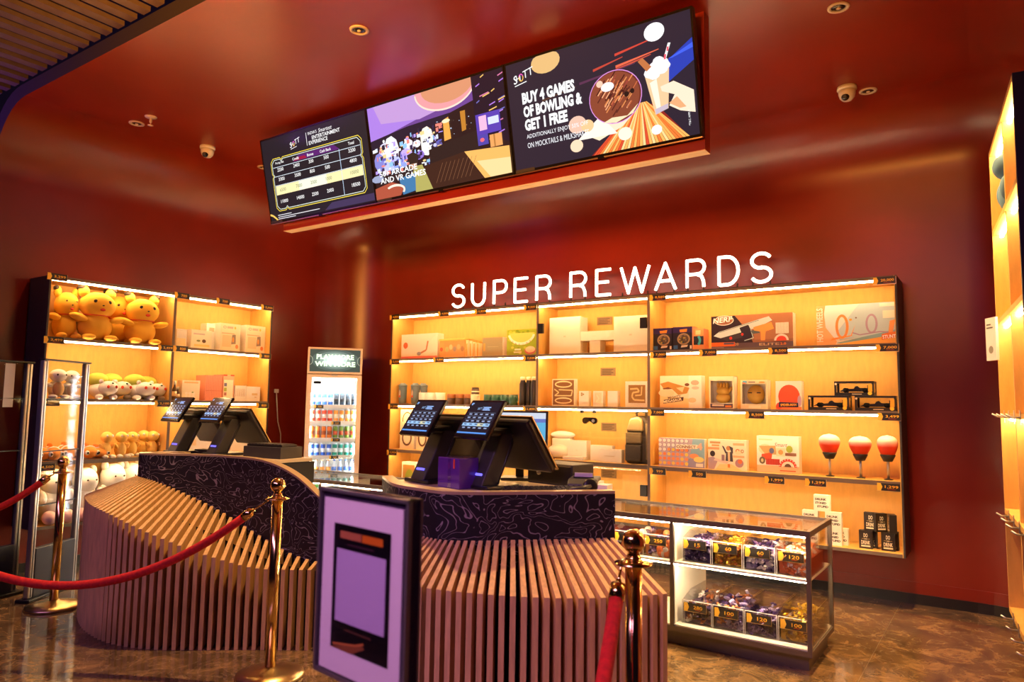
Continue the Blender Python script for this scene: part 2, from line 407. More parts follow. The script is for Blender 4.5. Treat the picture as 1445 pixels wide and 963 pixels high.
MB().lathe([(.004, -.05), (.004, -.066), (.022, -.068), (.022, -.071)], 14).build('deflector', 'spot_ring', t, True)
def domecam(px, py, rz, label):
    p = onZ(px, py, ZC); t = thing('dome_camera', label, 'camera', (p.x, p.y, ZC), rz, 'security cameras on the ceiling')
    MB().lathe([(.062, 0), (.064, -.02), (.056, -.028)], 24).build('mount', 'cam_white', t, True)
    MB().lathe([(.054, -.026), (.054, -.05), (.047, -.075), (.030, -.094), (.010, -.10)], 24).build('housing', 'cam_white', t, True)
    e = MB().ell((0, -.032, -.078), (.027, .02, .027), 16, 10).build('eyeball', 'black_gloss', t, True)
    MB().lathe([(.014, 0), (.014, .006), (.009, .007)], 16, M=Matrix.Translation((0, -.050, -.084)) @ Matrix.Rotation(R_(110), 4, 'X')).build('lens_ring', 'graphite', e, True)
domecam(293, 207, R_(30), 'white dome camera on the red ceiling left of the price menu screen')
domecam(1195, 123, R_(-10), 'white dome camera on the ceiling above the reward shelves at right')

# ================================================================== hanging screens
bx0, bx1, by, bz = -4.88, -1.298, 3.72, 2.755
t = thing('screen_bulkhead', 'red hanging bulkhead panel that carries the three menu screens', 'bulkhead', (0, 0, 0))
MB().box(bx0, bx1, by, by+.082, bz+.003, ZC-.001).build('panel', 'red_lacquer_wall', t)
MB().box(bx0, bx1, by, by+.082, bz, bz+.003).build('underside_board', 'wood_panel', t, label='pale wooden underside edge')
W_, H_ = 1.23, .687
WHT = (1, 1, 1)
def tv(i, label, draw):
    t = thing('menu_screen', label, 'screen', (-4.985+(i+.5)*W_, 3.675, 2.816), 0, 'three landscape menu screens in a row')
    M = Matrix.Rotation(R_(12.39), 4, 'X')
    def tilt(mb): mb.v = [tuple(M @ Vector(v)) for v in mb.v]; return mb
    hw = W_/2-.002
    tilt(MB().box(-hw, hw, .004, .045, 0, H_)).build('housing', 'black_plastic', t)
    b = MB(); f = .011
    b.box(-hw, hw, -.003, .004, 0, .016).box(-hw, hw, -.003, .004, H_-f, H_).box(-hw, -hw+f, -.003, .004, .016, H_-f).box(hw-f, hw, -.003, .004, .016, H_-f)
    tilt(b).build('bezel', 'black_gloss', t)
    tilt(MB().box(-hw, hw, -.004, .02, -.006, 0)).build('bottom_trim', 'brass_dull', t)
    tilt(MB().box(-hw+.01, -hw+.15, -.006, 0, .002, .022)).build('badge', 'graphite', t)
    tilt(MB().box(-.02, .02, -.006, 0, -.012, .004)).build('sensor', 'black_gloss', t)
    pr = PR(); pr.STEP = .00004; draw(pr, W_-.026, H_-.03); shift(pr, -hw+f, .016); tilt(pr); pr.build('screen_image', 'tv_screen', t)
    tilt(MB().box(-.15, .15, .045, .09, .15, .5)).build('wall_bracket', 'black_metal', t)
def logo(pr, u, v, s, col=WHT):
    pr.text('S', u, v, s, col, rot=12, skew=.2, bold=.01); pr.text('H', u+.42*s, v+.22*s, .75*s, col, rot=12, skew=.2)
    pr.ring(u+1.12*s, v+.68*s, .36*s, .48*s, .12*s, (1, .55, .1), 14, -200, 20); pr.ring(u+1.12*s, v+.68*s, .36*s, .48*s, .12*s, (.85, .1, .55), 8, 20, 160)
    pr.text('TT', u+1.45*s, v+.42*s, .9*s, col, rot=12, skew=.2); pr.line([(u+.1*s, v-.22*s), (u+1.9*s, v+.05*s)], .1*s, col)
def menu(pr, w, h, full=True):
    pr.rect(0, 0, w, h, (.012, .012, .020))
    pr.poly([(.45*w, h), (w, h), (w, .3*h), (.6*w, .5*h)], (.016, .015, .024))
    logo(pr, .29*w, .825*h, .062*h)
    pr.rect(.455*w, .80*h, .459*w, .95*h, WHT)
    pr.text("INDIA'S", .475*w, .915*h, .035*h, WHT); pr.text('Smartest', .575*w, .91*h, .045*h, WHT, skew=.25)
    pr.text('ENTERTAINMENT', .51*w, .853*h, .043*h, WHT, bold=.012); pr.text('EXPERIENCE', .475*w, .80*h, .043*h, WHT, bold=.012)
    x0, x1, y0, y1 = .075*w, .945*w, .115*h, .755*h; G = (1, .78, .08); Y2 = (.75, .85, .75)
    for d, c in ((0, G), (.011*w, Y2)):
        a, b, c0, d0 = x0+d, x1-d, y0+d, y1-d; k = .025*w
        pr.line([(a+k, c0), (.17*w, c0), (.185*w, c0+k*.6), (.20*w, c0), (b-k, c0), (b, c0+k), (b, .5*h), (b-k*.5, .53*h), (b, .56*h), (b, d0-k), (b-k, d0), (.20*w, d0), (.185*w, d0-k*.6), (.17*w, d0), (a+k, d0), (a, d0-k), (a, .57*h), (a+k*.5, .545*h), (a, .52*h), (a, c0+k), (a+k, c0)], .0042*w, c)
    pr.poly([(.3*w, .66*h), (.75*w, .66*h), (.7*w, .725*h), (.36*w, .725*h)], (.10, .015, .16)); pr.poly([(.31*w, .665*h), (.44*w, .665*h), (.42*w, .70*h), (.33*w, .70*h)], (.35, .01, .05))
    cols = [.165, .33, .475, .62, .855]; rows = [.59, .475, .345, .205]
    for c, s in zip(cols, ('Pricing Slab', 'Credit', 'Bonus', 'Cash Back', 'Total')): pr.text(s, c*w, .675*h, .033*h, WHT, al='c', bold=.012)
    pr.rect(.095*w, .31*h, .93*w, .42*h, (1, .86, .45)); pr.rect(.33*w, .31*h, .60*w, .42*h, (1, .95, .75))
    for r, vals in zip(rows, (('2200', '2400', '300', '500', '3200'), ('3300', '3500', '800', '500', '4800'), ('6500', '7000', '2000', '1000', '10000'), ('11000', '14000', '2500', '2000', '18500'))):
        for c, s in zip(cols, vals): pr.text(s, c*w, r*h, .042*h, WHT if abs(r-.345) > .01 else (.20, .32, .16), al='c', bold=.008)
    for y in (.645, .535, .425): pr.rect(.095*w, (y-.003)*h, .93*w, (y+.003)*h, (.75, .85, .95))
    pr.rect(.742*w, .14*h, .746*w, .66*h, (.55, .72, .95))
    pr.rect(.08*w, .062*h, .22*w, .070*h, (.8, .8, .85)); pr.rect(.08*w, .038*h, .50*w, .046*h, (.8, .8, .85)); pr.rect(.08*w, .016*h, .26*w, .024*h, (.8, .8, .85))
    pr.line([(0, .09*h), (.03*w, .07*h), (.06*w, .03*h), (.075*w, 0)], .012*w, (1, .62, .12))
    pr.poly([(.55*w, .01*h), (w, .01*h), (w, .09*h), (.62*w, .085*h)], (.05, .035, .10))
def arcade(pr, w, h):
    rd = random.Random(3)
    pr.rect(0, 0, w, h, (.02, .008, .012))
    pr.poly([(0, .55*h), (.45*w, .66*h), (.8*w, .78*h), (.8*w, h), (0, h)], (.16, .06, .30))
    pr.poly([(0, .62*h), (.3*w, .72*h), (.55*w, .80*h), (.35*w, h), (0, h)], (.42, .22, .78))
    pr.poly([(.1*w, .80*h), (.40*w, .74*h), (.62*w, .80*h), (.62*w, h), (.05*w, h)], (.55, .33, .70))
    pr.oval(.60*w, .98*h, .22*w, .22*h, (.85, .35, .38), 24); pr.oval(.62*w, 1.0*h, .19*w, .17*h, (.72, .30, .16), 24); pr.ring(.60*w, .98*h, .22*w, .22*h, .010*w, (1, .75, .62), 24, 180, 360)
    pr.v = [(x, y, min(z, h)) for x, y, z in pr.v]
    pr.poly([(.79*w, h), (w, h), (w, .30*h), (.79*w, .45*h)], (.012, .006, .02))
    for k in range(26):
        y = rd.uniform(.35, .97)*h; x = rd.uniform(.8, .97)*w
        pr.line([(x, y), (min(w, x+rd.uniform(.02, .07)*w), y+.018*h)], .006*w, rd.choice([(.9, .55, .15), (.45, .2, .8), (.7, .2, .4), (.15, .15, .5)]))
    pr.poly([(.0, .52*h), (.6*w, .66*h), (.62*w, .72*h), (.3*w, .70*h), (0, .64*h)], (.015, .01, .03))
    for x, y, a, b, c in ((.10, .42, .05, .18, (.75, .72, 1)), (.16, .50, .06, .15, (.95, .92, 1)), (.15, .36, .08, .08, (.55, .6, 1)), (.05, .40, .04, .10, (.25, .25, .7)), (.30, .50, .035, .07, (.98, .85, 1)), (.27, .42, .05, .06, (.6, .45, 1)), (.36, .50, .03, .04, (1, .95, 1)), (.44, .53, .05, .12, (1, .92, .8)), (.43, .45, .04, .10, (1, 1, .95)), (.22, .33, .06, .05, (.30, .40, .95)), (.36, .38, .05, .05, (.30, .18, .7)), (.52, .42, .03, .06, (.12, .10, .35))):
        pr.oval(x*w, y*h, a*w, b*h, c, 9)
    for k in range(30):
        x = rd.uniform(.05, .5); pr.oval(x*w, rd.uniform(.30, .62)*h, rd.uniform(.004, .014)*w, rd.uniform(.006, .02)*h, rd.choice([(1, 1, 1), (.6, .6, 1), (1, .3, .2), (.2, .4, 1), (1, .7, .3), (.05, .03, .1)]), 7)
    for k in range(150):
        x, y = rd.uniform(.02, .56), rd.uniform(.24, .64); y = min(y, .52+.3*x)
        a, b = rd.uniform(.003, .016), rd.uniform(.004, .03); c = rd.choice([(1, 1, 1), (.75, .8, 1), (.5, .35, 1), (.12, .12, .5), (.03, .02, .07), (.02, .015, .04), (.05, .03, .10), (.9, .25, .2), (1, .7, .3), (.3, .6, 1)])
        pr.poly([((x-a)*w, (y-b)*h), ((x+a)*w, (y-b*.8)*h), ((x+a)*w, (y+b)*h), ((x-a)*w, (y+b*.8)*h)], c)
    for k in range(40):
        x, y = rd.uniform(.45, .82), rd.uniform(.28, .66); pr.oval(x*w, y*h, rd.uniform(.002, .008)*w, rd.uniform(.003, .010)*h, rd.choice([(.9, .5, .15), (.05, .03, .03), (.3, .12, .05), (.5, .6, .8), (.02, .012, .012)]), 6)
    pr.poly([(.57*w, .45*h), (.62*w, .46*h), (.615*w, .68*h), (.575*w, .66*h)], (.95, .42, .08)); pr.poly([(.70*w, .50*h), (.73*w, .51*h), (.735*w, .70*h), (.70*w, .70*h)], (.55, .22, .03)); pr.oval(.595*w, .645*h, .03*w, .02*h, (1, .85, .55), 10)
    pr.poly([(.45*w, .40*h), (.8*w, .48*h), (.8*w, .28*h), (.45*w, .22*h)], (.022, .012, .014))
    pr.rect(.80*w, .42*h, .96*w, .62*h, (.10, .05, .45)); pr.rect(.82*w, .46*h, .87*w, .60*h, (.95, .5, .75)); pr.rect(.88*w, .50*h, .95*w, .57*h, (.7, .75, 1)); pr.rect(.80*w, .32*h, .87*w, .42*h, (.08, .06, .40)); pr.oval(.83*w, .37*h, .015*w, .02*h, (1, .15, .2), 8)
    pr.rect(.88*w, .28*h, .96*w, .40*h, (.85, .38, .12)); pr.rect(.905*w, .28*h, .915*w, .40*h, (.5, .2, .05))
    pr.poly([(.70*w, .30*h), (w, .26*h), (w, .0), (.82*w, 0)], (.98, .50, .13)); pr.poly([(.78*w, .18*h), (w, .15*h), (w, 0), (.86*w, 0)], (1, .72, .34))
    pr.poly([(.40*w, .25*h), (.70*w, .30*h), (.82*w, 0), (.40*w, 0)], (.045, .016, .012))
    for k in range(9): x = .48+.03*k; pr.line([((x)*w, .05*h), ((x+.06)*w, .24*h)], .002*w, (.28, .12, .06))
    pr.poly([(.28*w, .40*h), (.33*w, .42*h), (.37*w, .38*h), (.36*w, .29*h), (.30*w, .28*h)], (.03, .018, .016)); pr.poly([(.29*w, .30*h), (.35*w, .30*h), (.35*w, .22*h), (.31*w, .24*h)], (.55, .28, .16))
    pr.poly([(.33*w, .27*h), (.39*w, .27*h), (.45*w, .0), (.32*w, 0), (.30*w, .15*h)], (.46, .42, .12)); pr.poly([(.20*w, .18*h), (.33*w, .20*h), (.32*w, .02*h), (.22*w, .0)], (.05, .20, .42))
    pr.poly([(0, .12*h), (.14*w, .16*h), (.24*w, .09*h), (.20*w, 0), (0, 0)], (.45, .09, .05)); pr.ring(.16*w, .06*h, .08*w, .07*h, .014*w, (1, .86, .72), 14, -30, 140); pr.oval(.03*w, .22*h, .05*w, .04*h, (.35, .4, .6), 9)
    pr.text('50+ ARCADE', .05*w, .235*h, .062*h, WHT, w=.30*w, bold=.02); pr.text('AND VR GAMES', .05*w, .16*h, .062*h, WHT, w=.36*w, bold=.02)
def bowling(pr, w, h):
    rd = random.Random(5)
    pr.rect(0, 0, w, h, (.022, .016, .032))
    pr.poly([(.80*w, .40*h), (w, .60*h), (w, .78*h), (.85*w, .62*h)], (.02, .05, .45)); pr.poly([(.9*w, .66*h), (w, .70*h), (w, .74*h), (.88*w, .66*h)], (.05, .12, .85))
    pr.poly([(.70*w, .33*h), (.80*w, .33*h), (.95*w, .0), (.45*w, 0)], (.30, .02, .015))
    for k in range(30):
        a = .46+.0165*k; c = rd.choice([(.95, .22, .04), (1, .50, .12), (.75, .08, .03), (1, .72, .30)])
        pr.poly([((.70+.002*k)*w, .36*h), ((.703+.002*k)*w, .36*h), ((a+.014)*w, 0), (a*w, 0)], c)
    for y, x, l, c in ((.80, .62, .20, (.65, .06, .04)), (.72, .50, .16, (.55, .06, .04)), (.70, .62, .22, (.85, .14, .07)), (.675, .62, .18, (.6, .08, .05)), (.64, .42, .3, (.10, .03, .08)), (.58, .20, .2, (.09, .04, .03))):
        pr.poly([(x*w, y*h), ((x+l)*w, (y+.055)*h), ((x+l)*w, (y+.062)*h), (x*w, (y+.022)*h)], c)
    pr.oval(.24*w, .93*h, .085*w, .10*h, (.80, .50, .20), 20); pr.oval(.825*w, .905*h, .05*w, .075*h, WHT, 20)
    pr.v = [(x, y, min(z, h)) for x, y, z in pr.v]
    pr.poly([(.42*w, .20*h), (.52*w, .27*h), (.60*w, .28*h), (.68*w, .31*h), (.715*w, .37*h), (.70*w, .30*h), (.63*w, .20*h), (.50*w, .12*h)], (.98, .80, .58)); pr.poly([(.38*w, .16*h), (.50*w, .31*h), (.53*w, .30*h), (.60*w, .15*h)], (1, .92, .80))
    pr.oval(.605*w, .46*h, .137*w, .225*h, (.16, .03, .02), 32); pr.oval(.60*w, .46*h, .130*w, .215*h, (.26, .06, .03), 32)
    for k in range(110):
        a = rd.uniform(0, 6.28); r = rd.uniform(0, .85); x = .605+.12*r*math.cos(a); y = .46+.20*r*math.sin(a)
        pr.line([(x*w, y*h), ((x+.025)*w, (y+.05)*h)], .006*w, rd.choice([(.55, .13, .05), (.07, .012, .01), (.10, .02, .015), (.75, .25, .08), (.35, .06, .04), (.9, .4, .2)]))
    pr.ring(.605*w, .46*h, .139*w, .228*h, .004*w, (.75, .3, .75), 32); pr.oval(.57*w, .56*h, .035*w, .04*h, (1, .9, .92), 14); pr.oval(.53*w, .60*h, .018*w, .03*h, (1, .6, .45), 10)
    pr.oval(.665*w, .46*h, .013*w, .024*h, (.02, .008, .008), 12); pr.oval(.695*w, .475*h, .011*w, .022*h, (.02, .008, .008), 12)
    pr.poly([(.53*w, .26*h), (.60*w, .24*h), (.69*w, .29*h), (.72*w, .36*h), (.66*w, .28*h), (.58*w, .29*h)], (1, .78, .5))
    pr.poly([(.765*w, .555*h), (.885*w, .61*h), (.865*w, .26*h), (.80*w, .23*h)], (.92, .60, .34)); pr.poly([(.785*w, .50*h), (.82*w, .52*h), (.83*w, .26*h), (.81*w, .25*h)], (1, .88, .72)); pr.poly([(.80*w, .275*h), (.866*w, .30*h), (.863*w, .26*h), (.803*w, .23*h)], (.6, .5, .6))
    for x, y, r in ((.79, .58, .03), (.82, .62, .034), (.855, .635, .03), (.835, .66, .028), (.87, .61, .022), (.81, .56, .03), (.85, .59, .03)): pr.oval(x*w, y*h, r*w, r*1.4*h, (.97, .93, .96), 10)
    pr.poly([(.855*w, .64*h), (.868*w, .64*h), (.90*w, .78*h), (.888*w, .785*h)], WHT); pr.poly([(.862*w, .66*h), (.872*w, .66*h), (.876*w, .70*h), (.866*w, .70*h)], (.85, .1, .15)); pr.poly([(.878*w, .72*h), (.887*w, .72*h), (.891*w, .755*h), (.882*w, .755*h)], (.85, .1, .15))
    pr.poly([(.735*w, .70*h), (.76*w, .72*h), (.80*w, .63*h), (.775*w, .60*h)], (.55, .18, .06))
    pr.poly([(.835*w, .45*h), (.90*w, .47*h), (.99*w, .36*h), (.99*w, .18*h), (.92*w, .22*h), (.87*w, .28*h), (.90*w, .36*h), (.84*w, .41*h)], (1, .80, .60)); pr.poly([(.87*w, .30*h), (.92*w, .24*h), (.95*w, .24*h), (.91*w, .34*h)], (.85, .42, .2))
    for x, y, r, c in ((.375, .115, .036, (1, .72, .50)), (.64, .13, .036, (1, .9, .72)), (.80, .105, .026, WHT), (.39, .30, .05, (.85, .55, .42)), (.445, .27, .035, (.95, .60, .30)), (.10, .0, .0, WHT)):
        if r: pr.oval(x*w, y*h, r*w, r*1.55*h, c, 20)
    logo(pr, .045*w, .80*h, .075*h)
    for k, (s_, ww) in enumerate((('BUY 4 GAMES', .31), ('OF BOWLING &', .345), ('GET 1 FREE', .255))): pr.text(s_, .085*w, (.60-k*.125)*h, .108*h, WHT, w=ww*w, bold=.05)
    pr.text('ADDITIONALLY ENJOY 50% OFF', .09*w, .268*h, .05*h, (.95, .95, 1), w=.36*w); pr.text('ON MOCKTAILS & MILKSHAKES', .09*w, .19*h, .05*h, (.95, .95, 1), w=.36*w)
    pr.text('*T&C APPLY', .965*w, .08*h, .018*h, WHT, rot=90)
tv(0, 'menu screen with the yellow-framed price table, leftmost of three hanging screens', menu)
tv(1, 'menu screen showing an arcade hall photo, between the two other hanging screens', arcade)
tv(2, 'menu screen with the bowling ball offer, rightmost of three hanging screens', bowling)

# ================================================================== shelf units
YB, XL = 5.51, -5.95                                   # front planes of the back unit and of the left unit
ZT, Z1, Z2, Z3, ZB = 2.257, 1.788, 1.320, .845, .366    # undersides of top board, shelves, and of the bottom board
TH, DP = .024, .345
S1, S2, S3, SB = Z1+TH, Z2+TH, Z3+TH, ZB+TH            # surfaces that goods stand on
LEDW = .013
def unit(name, label, length, bays, leds, loc, rotz, dp=DP, top=ZT):
    """open shelf unit, local x along its length from 0, front at y = 0, back at +y"""
    t = thing(name, label, 'shelf unit', loc, rotz)
    hh = top+TH
    MB().box(0, length, dp-.012, dp, ZB, hh).build('back_panel', 'linen_board', t)
    edges = [0]+bays+[length]
    for i, x in enumerate(edges):
        if i in (0, len(edges)-1):
            s = 1 if i == 0 else -1
            a, b = sorted((x, x+s*.012)); o = MB().box(a, b, .0, dp, ZB, hh).build('side_panel', 'cabinet_side', t)
            a, b = sorted((x+s*.012, x+s*.018)); MB().box(a, b, .004, dp-.012, ZB, hh).build('side_lining', 'linen_board', o)
        else:
            o = MB().box(x-.012, x+.012, .004, dp-.012, ZB, hh).build('divider', 'linen_board', t)
            MB().box(x-.012, x+.012, 0, .004, ZB, hh).build('divider_edge', 'board_edge', o)
    for bi, (a, b) in enumerate(zip(edges, edges[1:])):
        a += .018 if bi == 0 else .012; b -= .018 if bi == len(edges)-2 else .012
        for z, nm in ((top, 'top_board'), (Z1, 'shelf'), (Z2, 'shelf'), (Z3, 'shelf'), (ZB, 'bottom_board')):
            s = MB().box(a, b, .004, dp-.012, z, z+TH).build(nm, 'linen_board', t)
            MB().box(a, b, 0, .004, z-(.007 if z == Z3 else 0), z+TH).build('shelf_edge', 'board_edge', s)
            if z == Z3: MB().box(a, b, .008, .024, z-.003, z-.0005).build('led_strip', 'led_strip', s)
            if z in leds or z == top: MB().box(a, b, .002, .016, z-LEDW, z-.0005).build('led_strip', 'led_strip', s)
    return t
bl = 4.771
unit('display_shelf', 'long lit reward shelf unit on the back wall under the neon letters', bl, [1.843, 2.936], (Z1, Z2), (-5.353, YB, 0), 0)
unit('display_shelf', 'lit plush and toy shelf unit on the left wall beside the drinks fridge', 2.017, [1.01], (Z1, Z2), (XL, 2.433, 0), R_(90))
# third unit on the right, seen along its front
t = thing('display_shelf', 'tall shelf unit at the right picture edge, seen along its lit front', 'shelf unit', (-.02, 4.42, 0), R_(-84.8))
M3U = Matrix.Translation((-.02, 4.42, 0)) @ Matrix.Rotation(R_(-84.8), 4, 'Z')
L3, HT3 = 1.04, 2.70
pbr('navy_panel', (.018, .018, .035), .45)
MB().box(0, L3, .345, .36, ZB, HT3).build('back_panel', 'linen_board', t)
for a, b, m_ in ((0, .018, 'linen_board'), (L3-.02, L3, 'navy_panel')): MB().box(a, b, 0, .36, ZB if a < .1 else .0, HT3).build('side_panel', m_, t)
MB().box(.52, .545, .01, .345, ZB, HT3).build('divider', 'linen_board', t)
for z in (ZB, Z3, Z2, Z1, ZT, HT3-.024):
    s = MB().box(.018, L3-.02, 0, .345, z, z+TH).build('shelf', 'linen_board', t)
    if z in (Z1, Z2, ZT, HT3-.024): MB().box(.03, L3-.03, .03, .044, z-LEDW, z-.0005).build('led_strip', 'led_strip', s)
for i, z in enumerate((Z2+.008, Z3+.008, ZB+.008)):
    for k in range(4):
        h = thing('peg_hook', 'metal peg hook on the %s shelf edge of the right-hand unit, %s' % (('upper', 'middle', 'lowest')[i], ('farthest', 'third nearest', 'second nearest', 'nearest')[k]), 'hook', M3U @ Vector((.2+k*.2, -.0015, z)), R_(-84.8), 'peg hooks on the right-hand unit')
        MB().tube([(0, 0, 0), (0, -.03, 0), (0, -.05, .012)], .004, 6).build('prong', 'aluminium', h, True); MB().box(-.012, .012, -.002, .001, -.03, .03).build('plate', 'aluminium', h)
t = thing('card_pack', 'white carded pack hanging from the right-hand shelf unit', 'pack', M3U @ Vector((.42, -.06, Z1-.20)), R_(-60))
MB().box(-.04, .04, 0, .012, 0, .20).build('card', 'white_paper', t)
PR().rect(-.03, .15, .02, .156, (.1, .1, .1)).rect(-.03, .165, .005, .171, (.1, .1, .1)).oval(0, .05, .018, .018, (.3, .28, .25)).build('print', 'print', t)
t = thing('blue_plush', 'pale blue soft toy on the top shelf of the right-hand unit', 'soft toy', M3U @ Vector((.35, .06, ZT+TH)), R_(-85))
sph('torso', 'blue_fabric', (0, 0, .10), (.07, .06, .10), t); sph('head', 'blue_fabric', (0, -.02, .24), (.065, .06, .065), t); sph('arm', 'blue_fabric', (-.07, -.03, .12), (.03, .03, .06), t); sph('arm', 'blue_fabric', (.07, -.03, .12), (.03, .03, .06), t)

# ---- glass doors on the middle bay
x0, x1 = -5.353+1.843+.014, -5.353+2.936-.014; xm = (x0+x1)/2
for a, b, side in ((x0, xm-.002, 'left'), (xm+.002, x1, 'right')):
    t = thing('glass_door', '%s frameless glass door of the locked middle cabinet' % side, 'glass door', (0, YB-.012, 0))
    MB().box(a, b, 0, .008, ZB+.01, ZT+.01).build('pane', 'clear_glass', t)
    for z in (2.00, .62):
        hx = a if side == 'left' else b-.055
        MB().box(hx, hx+.055, -.008, .016, z, z+.09).build('hinge', 'black_metal', t)
    kx = xm-.06 if side == 'left' else xm+.06
    k = MB().lathe([(.012, 0), (.012, .01), (.007, .014), (.007, .02), (.014, .026), (.012, .034)], 12, M=Matrix.Translation((kx, 0, 1.30)) @ Matrix.Rotation(R_(90), 4, 'X')).build('knob', 'graphite', t, True)
p = onY(832, 594, YB-.03)
t = thing('cabinet_lock', 'black oval lock clamped across the two glass doors', 'lock', (p.x, YB-.022, p.z))
MB().prism([(-.065+.03*(1-math.cos(R_(a))) if 90 < a < 270 else 0, 0) for a in (0,)]+[(.04+.028*math.cos(R_(a)), .028*math.sin(R_(a))) for a in range(-90, 91, 15)]+[(-.04+.028*math.cos(R_(a)), .028*math.sin(R_(a))) for a in range(90, 271, 15)], -.016, .010).build('body', 'black_gloss', t)
MB().lathe([(.014, 0), (.014, .006), (.008, .006)], 14, M=Matrix.Translation((.04, -.016, 0)) @ Matrix.Rotation(R_(90), 4, 'X')).build('cylinder', 'aluminium', t, True)
for i, (px, py, wd) in enumerate(((852, 453, 'top'), (857, 525, 'second'), (858, 603, 'third'), (858, 669, 'bottom'))):
    p = onY(px, py, YB+DP-.03); t = thing('notice_plate', 'small brown plate on the back of the %s compartment behind the glass doors' % wd, 'plate', (p.x, YB+DP-.0145, p.z))
    MB().box(-.075, .075, -.003, .002, -.037, .037).build('plate', 'dark_tan', t)
    pr = PR(); [pr.rect(-.06, v, .055-.02*(k % 2), v+.006, (.10, .06, .03)) for k, v in enumerate((.018, .004, -.010, -.024))]; shift(pr, 0, 0, -.003).build('print', 'print', t)

# ---- neon letters
def arcpts(cx, cy, rx, ry, a0, a1, n=12): return [(cx+rx*math.cos(R_(a0+(a1-a0)*k/n)), cy+ry*math.sin(R_(a0+(a1-a0)*k/n))) for k in range(n+1)]
GLY = {'S': [arcpts(.5, .745, .46, .255, 25, 270, 12)+arcpts(.5, .255, .48, .255, 90, -155, 12)],
 'U': [[(.02, 1), (.02, .36)]+arcpts(.5, .36, .48, .36, 180, 360, 12)+[(.98, 1)]],
 'P': [[(.05, 0), (.05, 1), (.6, 1)]+arcpts(.62, .74, .36, .26, 90, -90, 8)+[(.05, .48)]],
 'E': [[(.98, 1), (.05, 1), (.05, 0), (.98, 0)], [(.05, .51), (.85, .51)]],
 'R': [[(.05, 0), (.05, 1), (.6, 1)]+arcpts(.6, .74, .36, .26, 90, -90, 8)+[(.05, .48)], [(.55, .48), (.80, .40), (.90, .22), (.93, 0)]],
 'W': [[(0, 1), (.26, 0), (.5, .95), (.74, 0), (1, 1)]], 'A': [[(0, 0), (.5, 1), (1, 0)], [(.18, .34), (.82, .34)]],
 'D': [[(.05, 0), (.05, 1), (.45, 1)]+arcpts(.45, .5, .52, .5, 90, -90, 12)+[(.05, 0)]]}
t = thing('neon_sign', 'white glowing letters reading SUPER REWARDS on top of the back shelves', 'sign', (-3.1, YB+.03, ZT+TH))
for ch, a, b in (('S', 78, 135), ('U', 158, 218), ('P', 245, 307), ('E', 330, 393), ('R', 418, 488), ('R', 556, 633), ('E', 662, 733), ('W', 765, 890), ('A', 905, 998), ('R', 1030, 1120), ('D', 1160, 1258), ('S', 1295, 1393)):
    xa, xb = onY(610+a/2.89, 420, YB+.03).x+3.1, onY(610+b/2.89, 420, YB+.03).x+3.1
    mb = MB()
    for st in GLY[ch]:
        pts = []                                       # resample so that corners stay sharp
        for (u, v) in st: pts.append((xa+.012+u*(xb-xa-.024), 0, .035+v*.222))
        for p0, p1 in zip(pts, pts[1:]): mb.tube([p0, p1], .0128, 8)
        for p0 in pts[1:-1]: mb.ell(p0, (.0128,)*3, 8, 5)
    l = mb.build('letter', 'neon_white', t, True, label='glowing letter %s' % ch)
    for mx_ in (xa+.02, xb-.03): MB().box(mx_, mx_+.01, -.004, .004, .010, .04).build('mount', 'graphite', l)
MB().box(-.45-1.8, 1.95, .0, .02, 0, .012).build('mount_rail', 'graphite', t)

# ---- price tags
TG = {}
def tagmesh():
    TG['plate'] = MB().prism([(-.07, -.025), (.07, -.025), (.07, .025), (-.07, .025)], -.002, .002).mesh('plate', 'tag_black')
    TG['chevron'] = MB().prism([(-.07, -.025), (-.048, -.025), (-.038, .0), (-.048, .025), (-.07, .025)], -.0032, -.002).mesh('chevron', 'gold_print')
    e = MB(); e.box(-.072, .072, -.0030, .001, -.028, -.025).box(.070, .072, -.0030, .001, -.025, .025)
    TG['edge'] = e.mesh('holder_edge', 'brass_dull')
tagmesh(); DG = {}
def price(s, loc, rotz, where, k=1.0):
    t = thing('price_tag', 'price tag reading %s %s' % (s, where), 'price tag', loc, rotz, 'price tags on shelves and sweet bins')
    t.scale = (k, k, k)
    for n_ in ('plate', 'chevron', 'edge'): obj('holder_edge' if n_ == 'edge' else n_, TG[n_], t)
    if s not in DG:
        pr = PR(); pr.STEP = .0001; w_ = min(.082, .0185*len(s)); pr.text(s, .018, -.0095, .021, (.98, .60, .06), w=w_, al='c', bold=.012)
        pr.rect(.018-w_*.3, -.0155, .018+w_*.3, -.0135, (.75, .12, .02)); shift(pr, 0, 0, -.002); DG[s] = pr.mesh('digits', 'print')
    obj('digits', DG[s], t)
YT = YB-.004
def bprice(px, py, s, where): p = onY(px, py, YT); price(s, (p.x, YT, p.z), 0, where)
def lprice(px, py, s, where): p = onX(px, py, XL+.004); price(s, (XL+.004, p.y, p.z), R_(90), where)
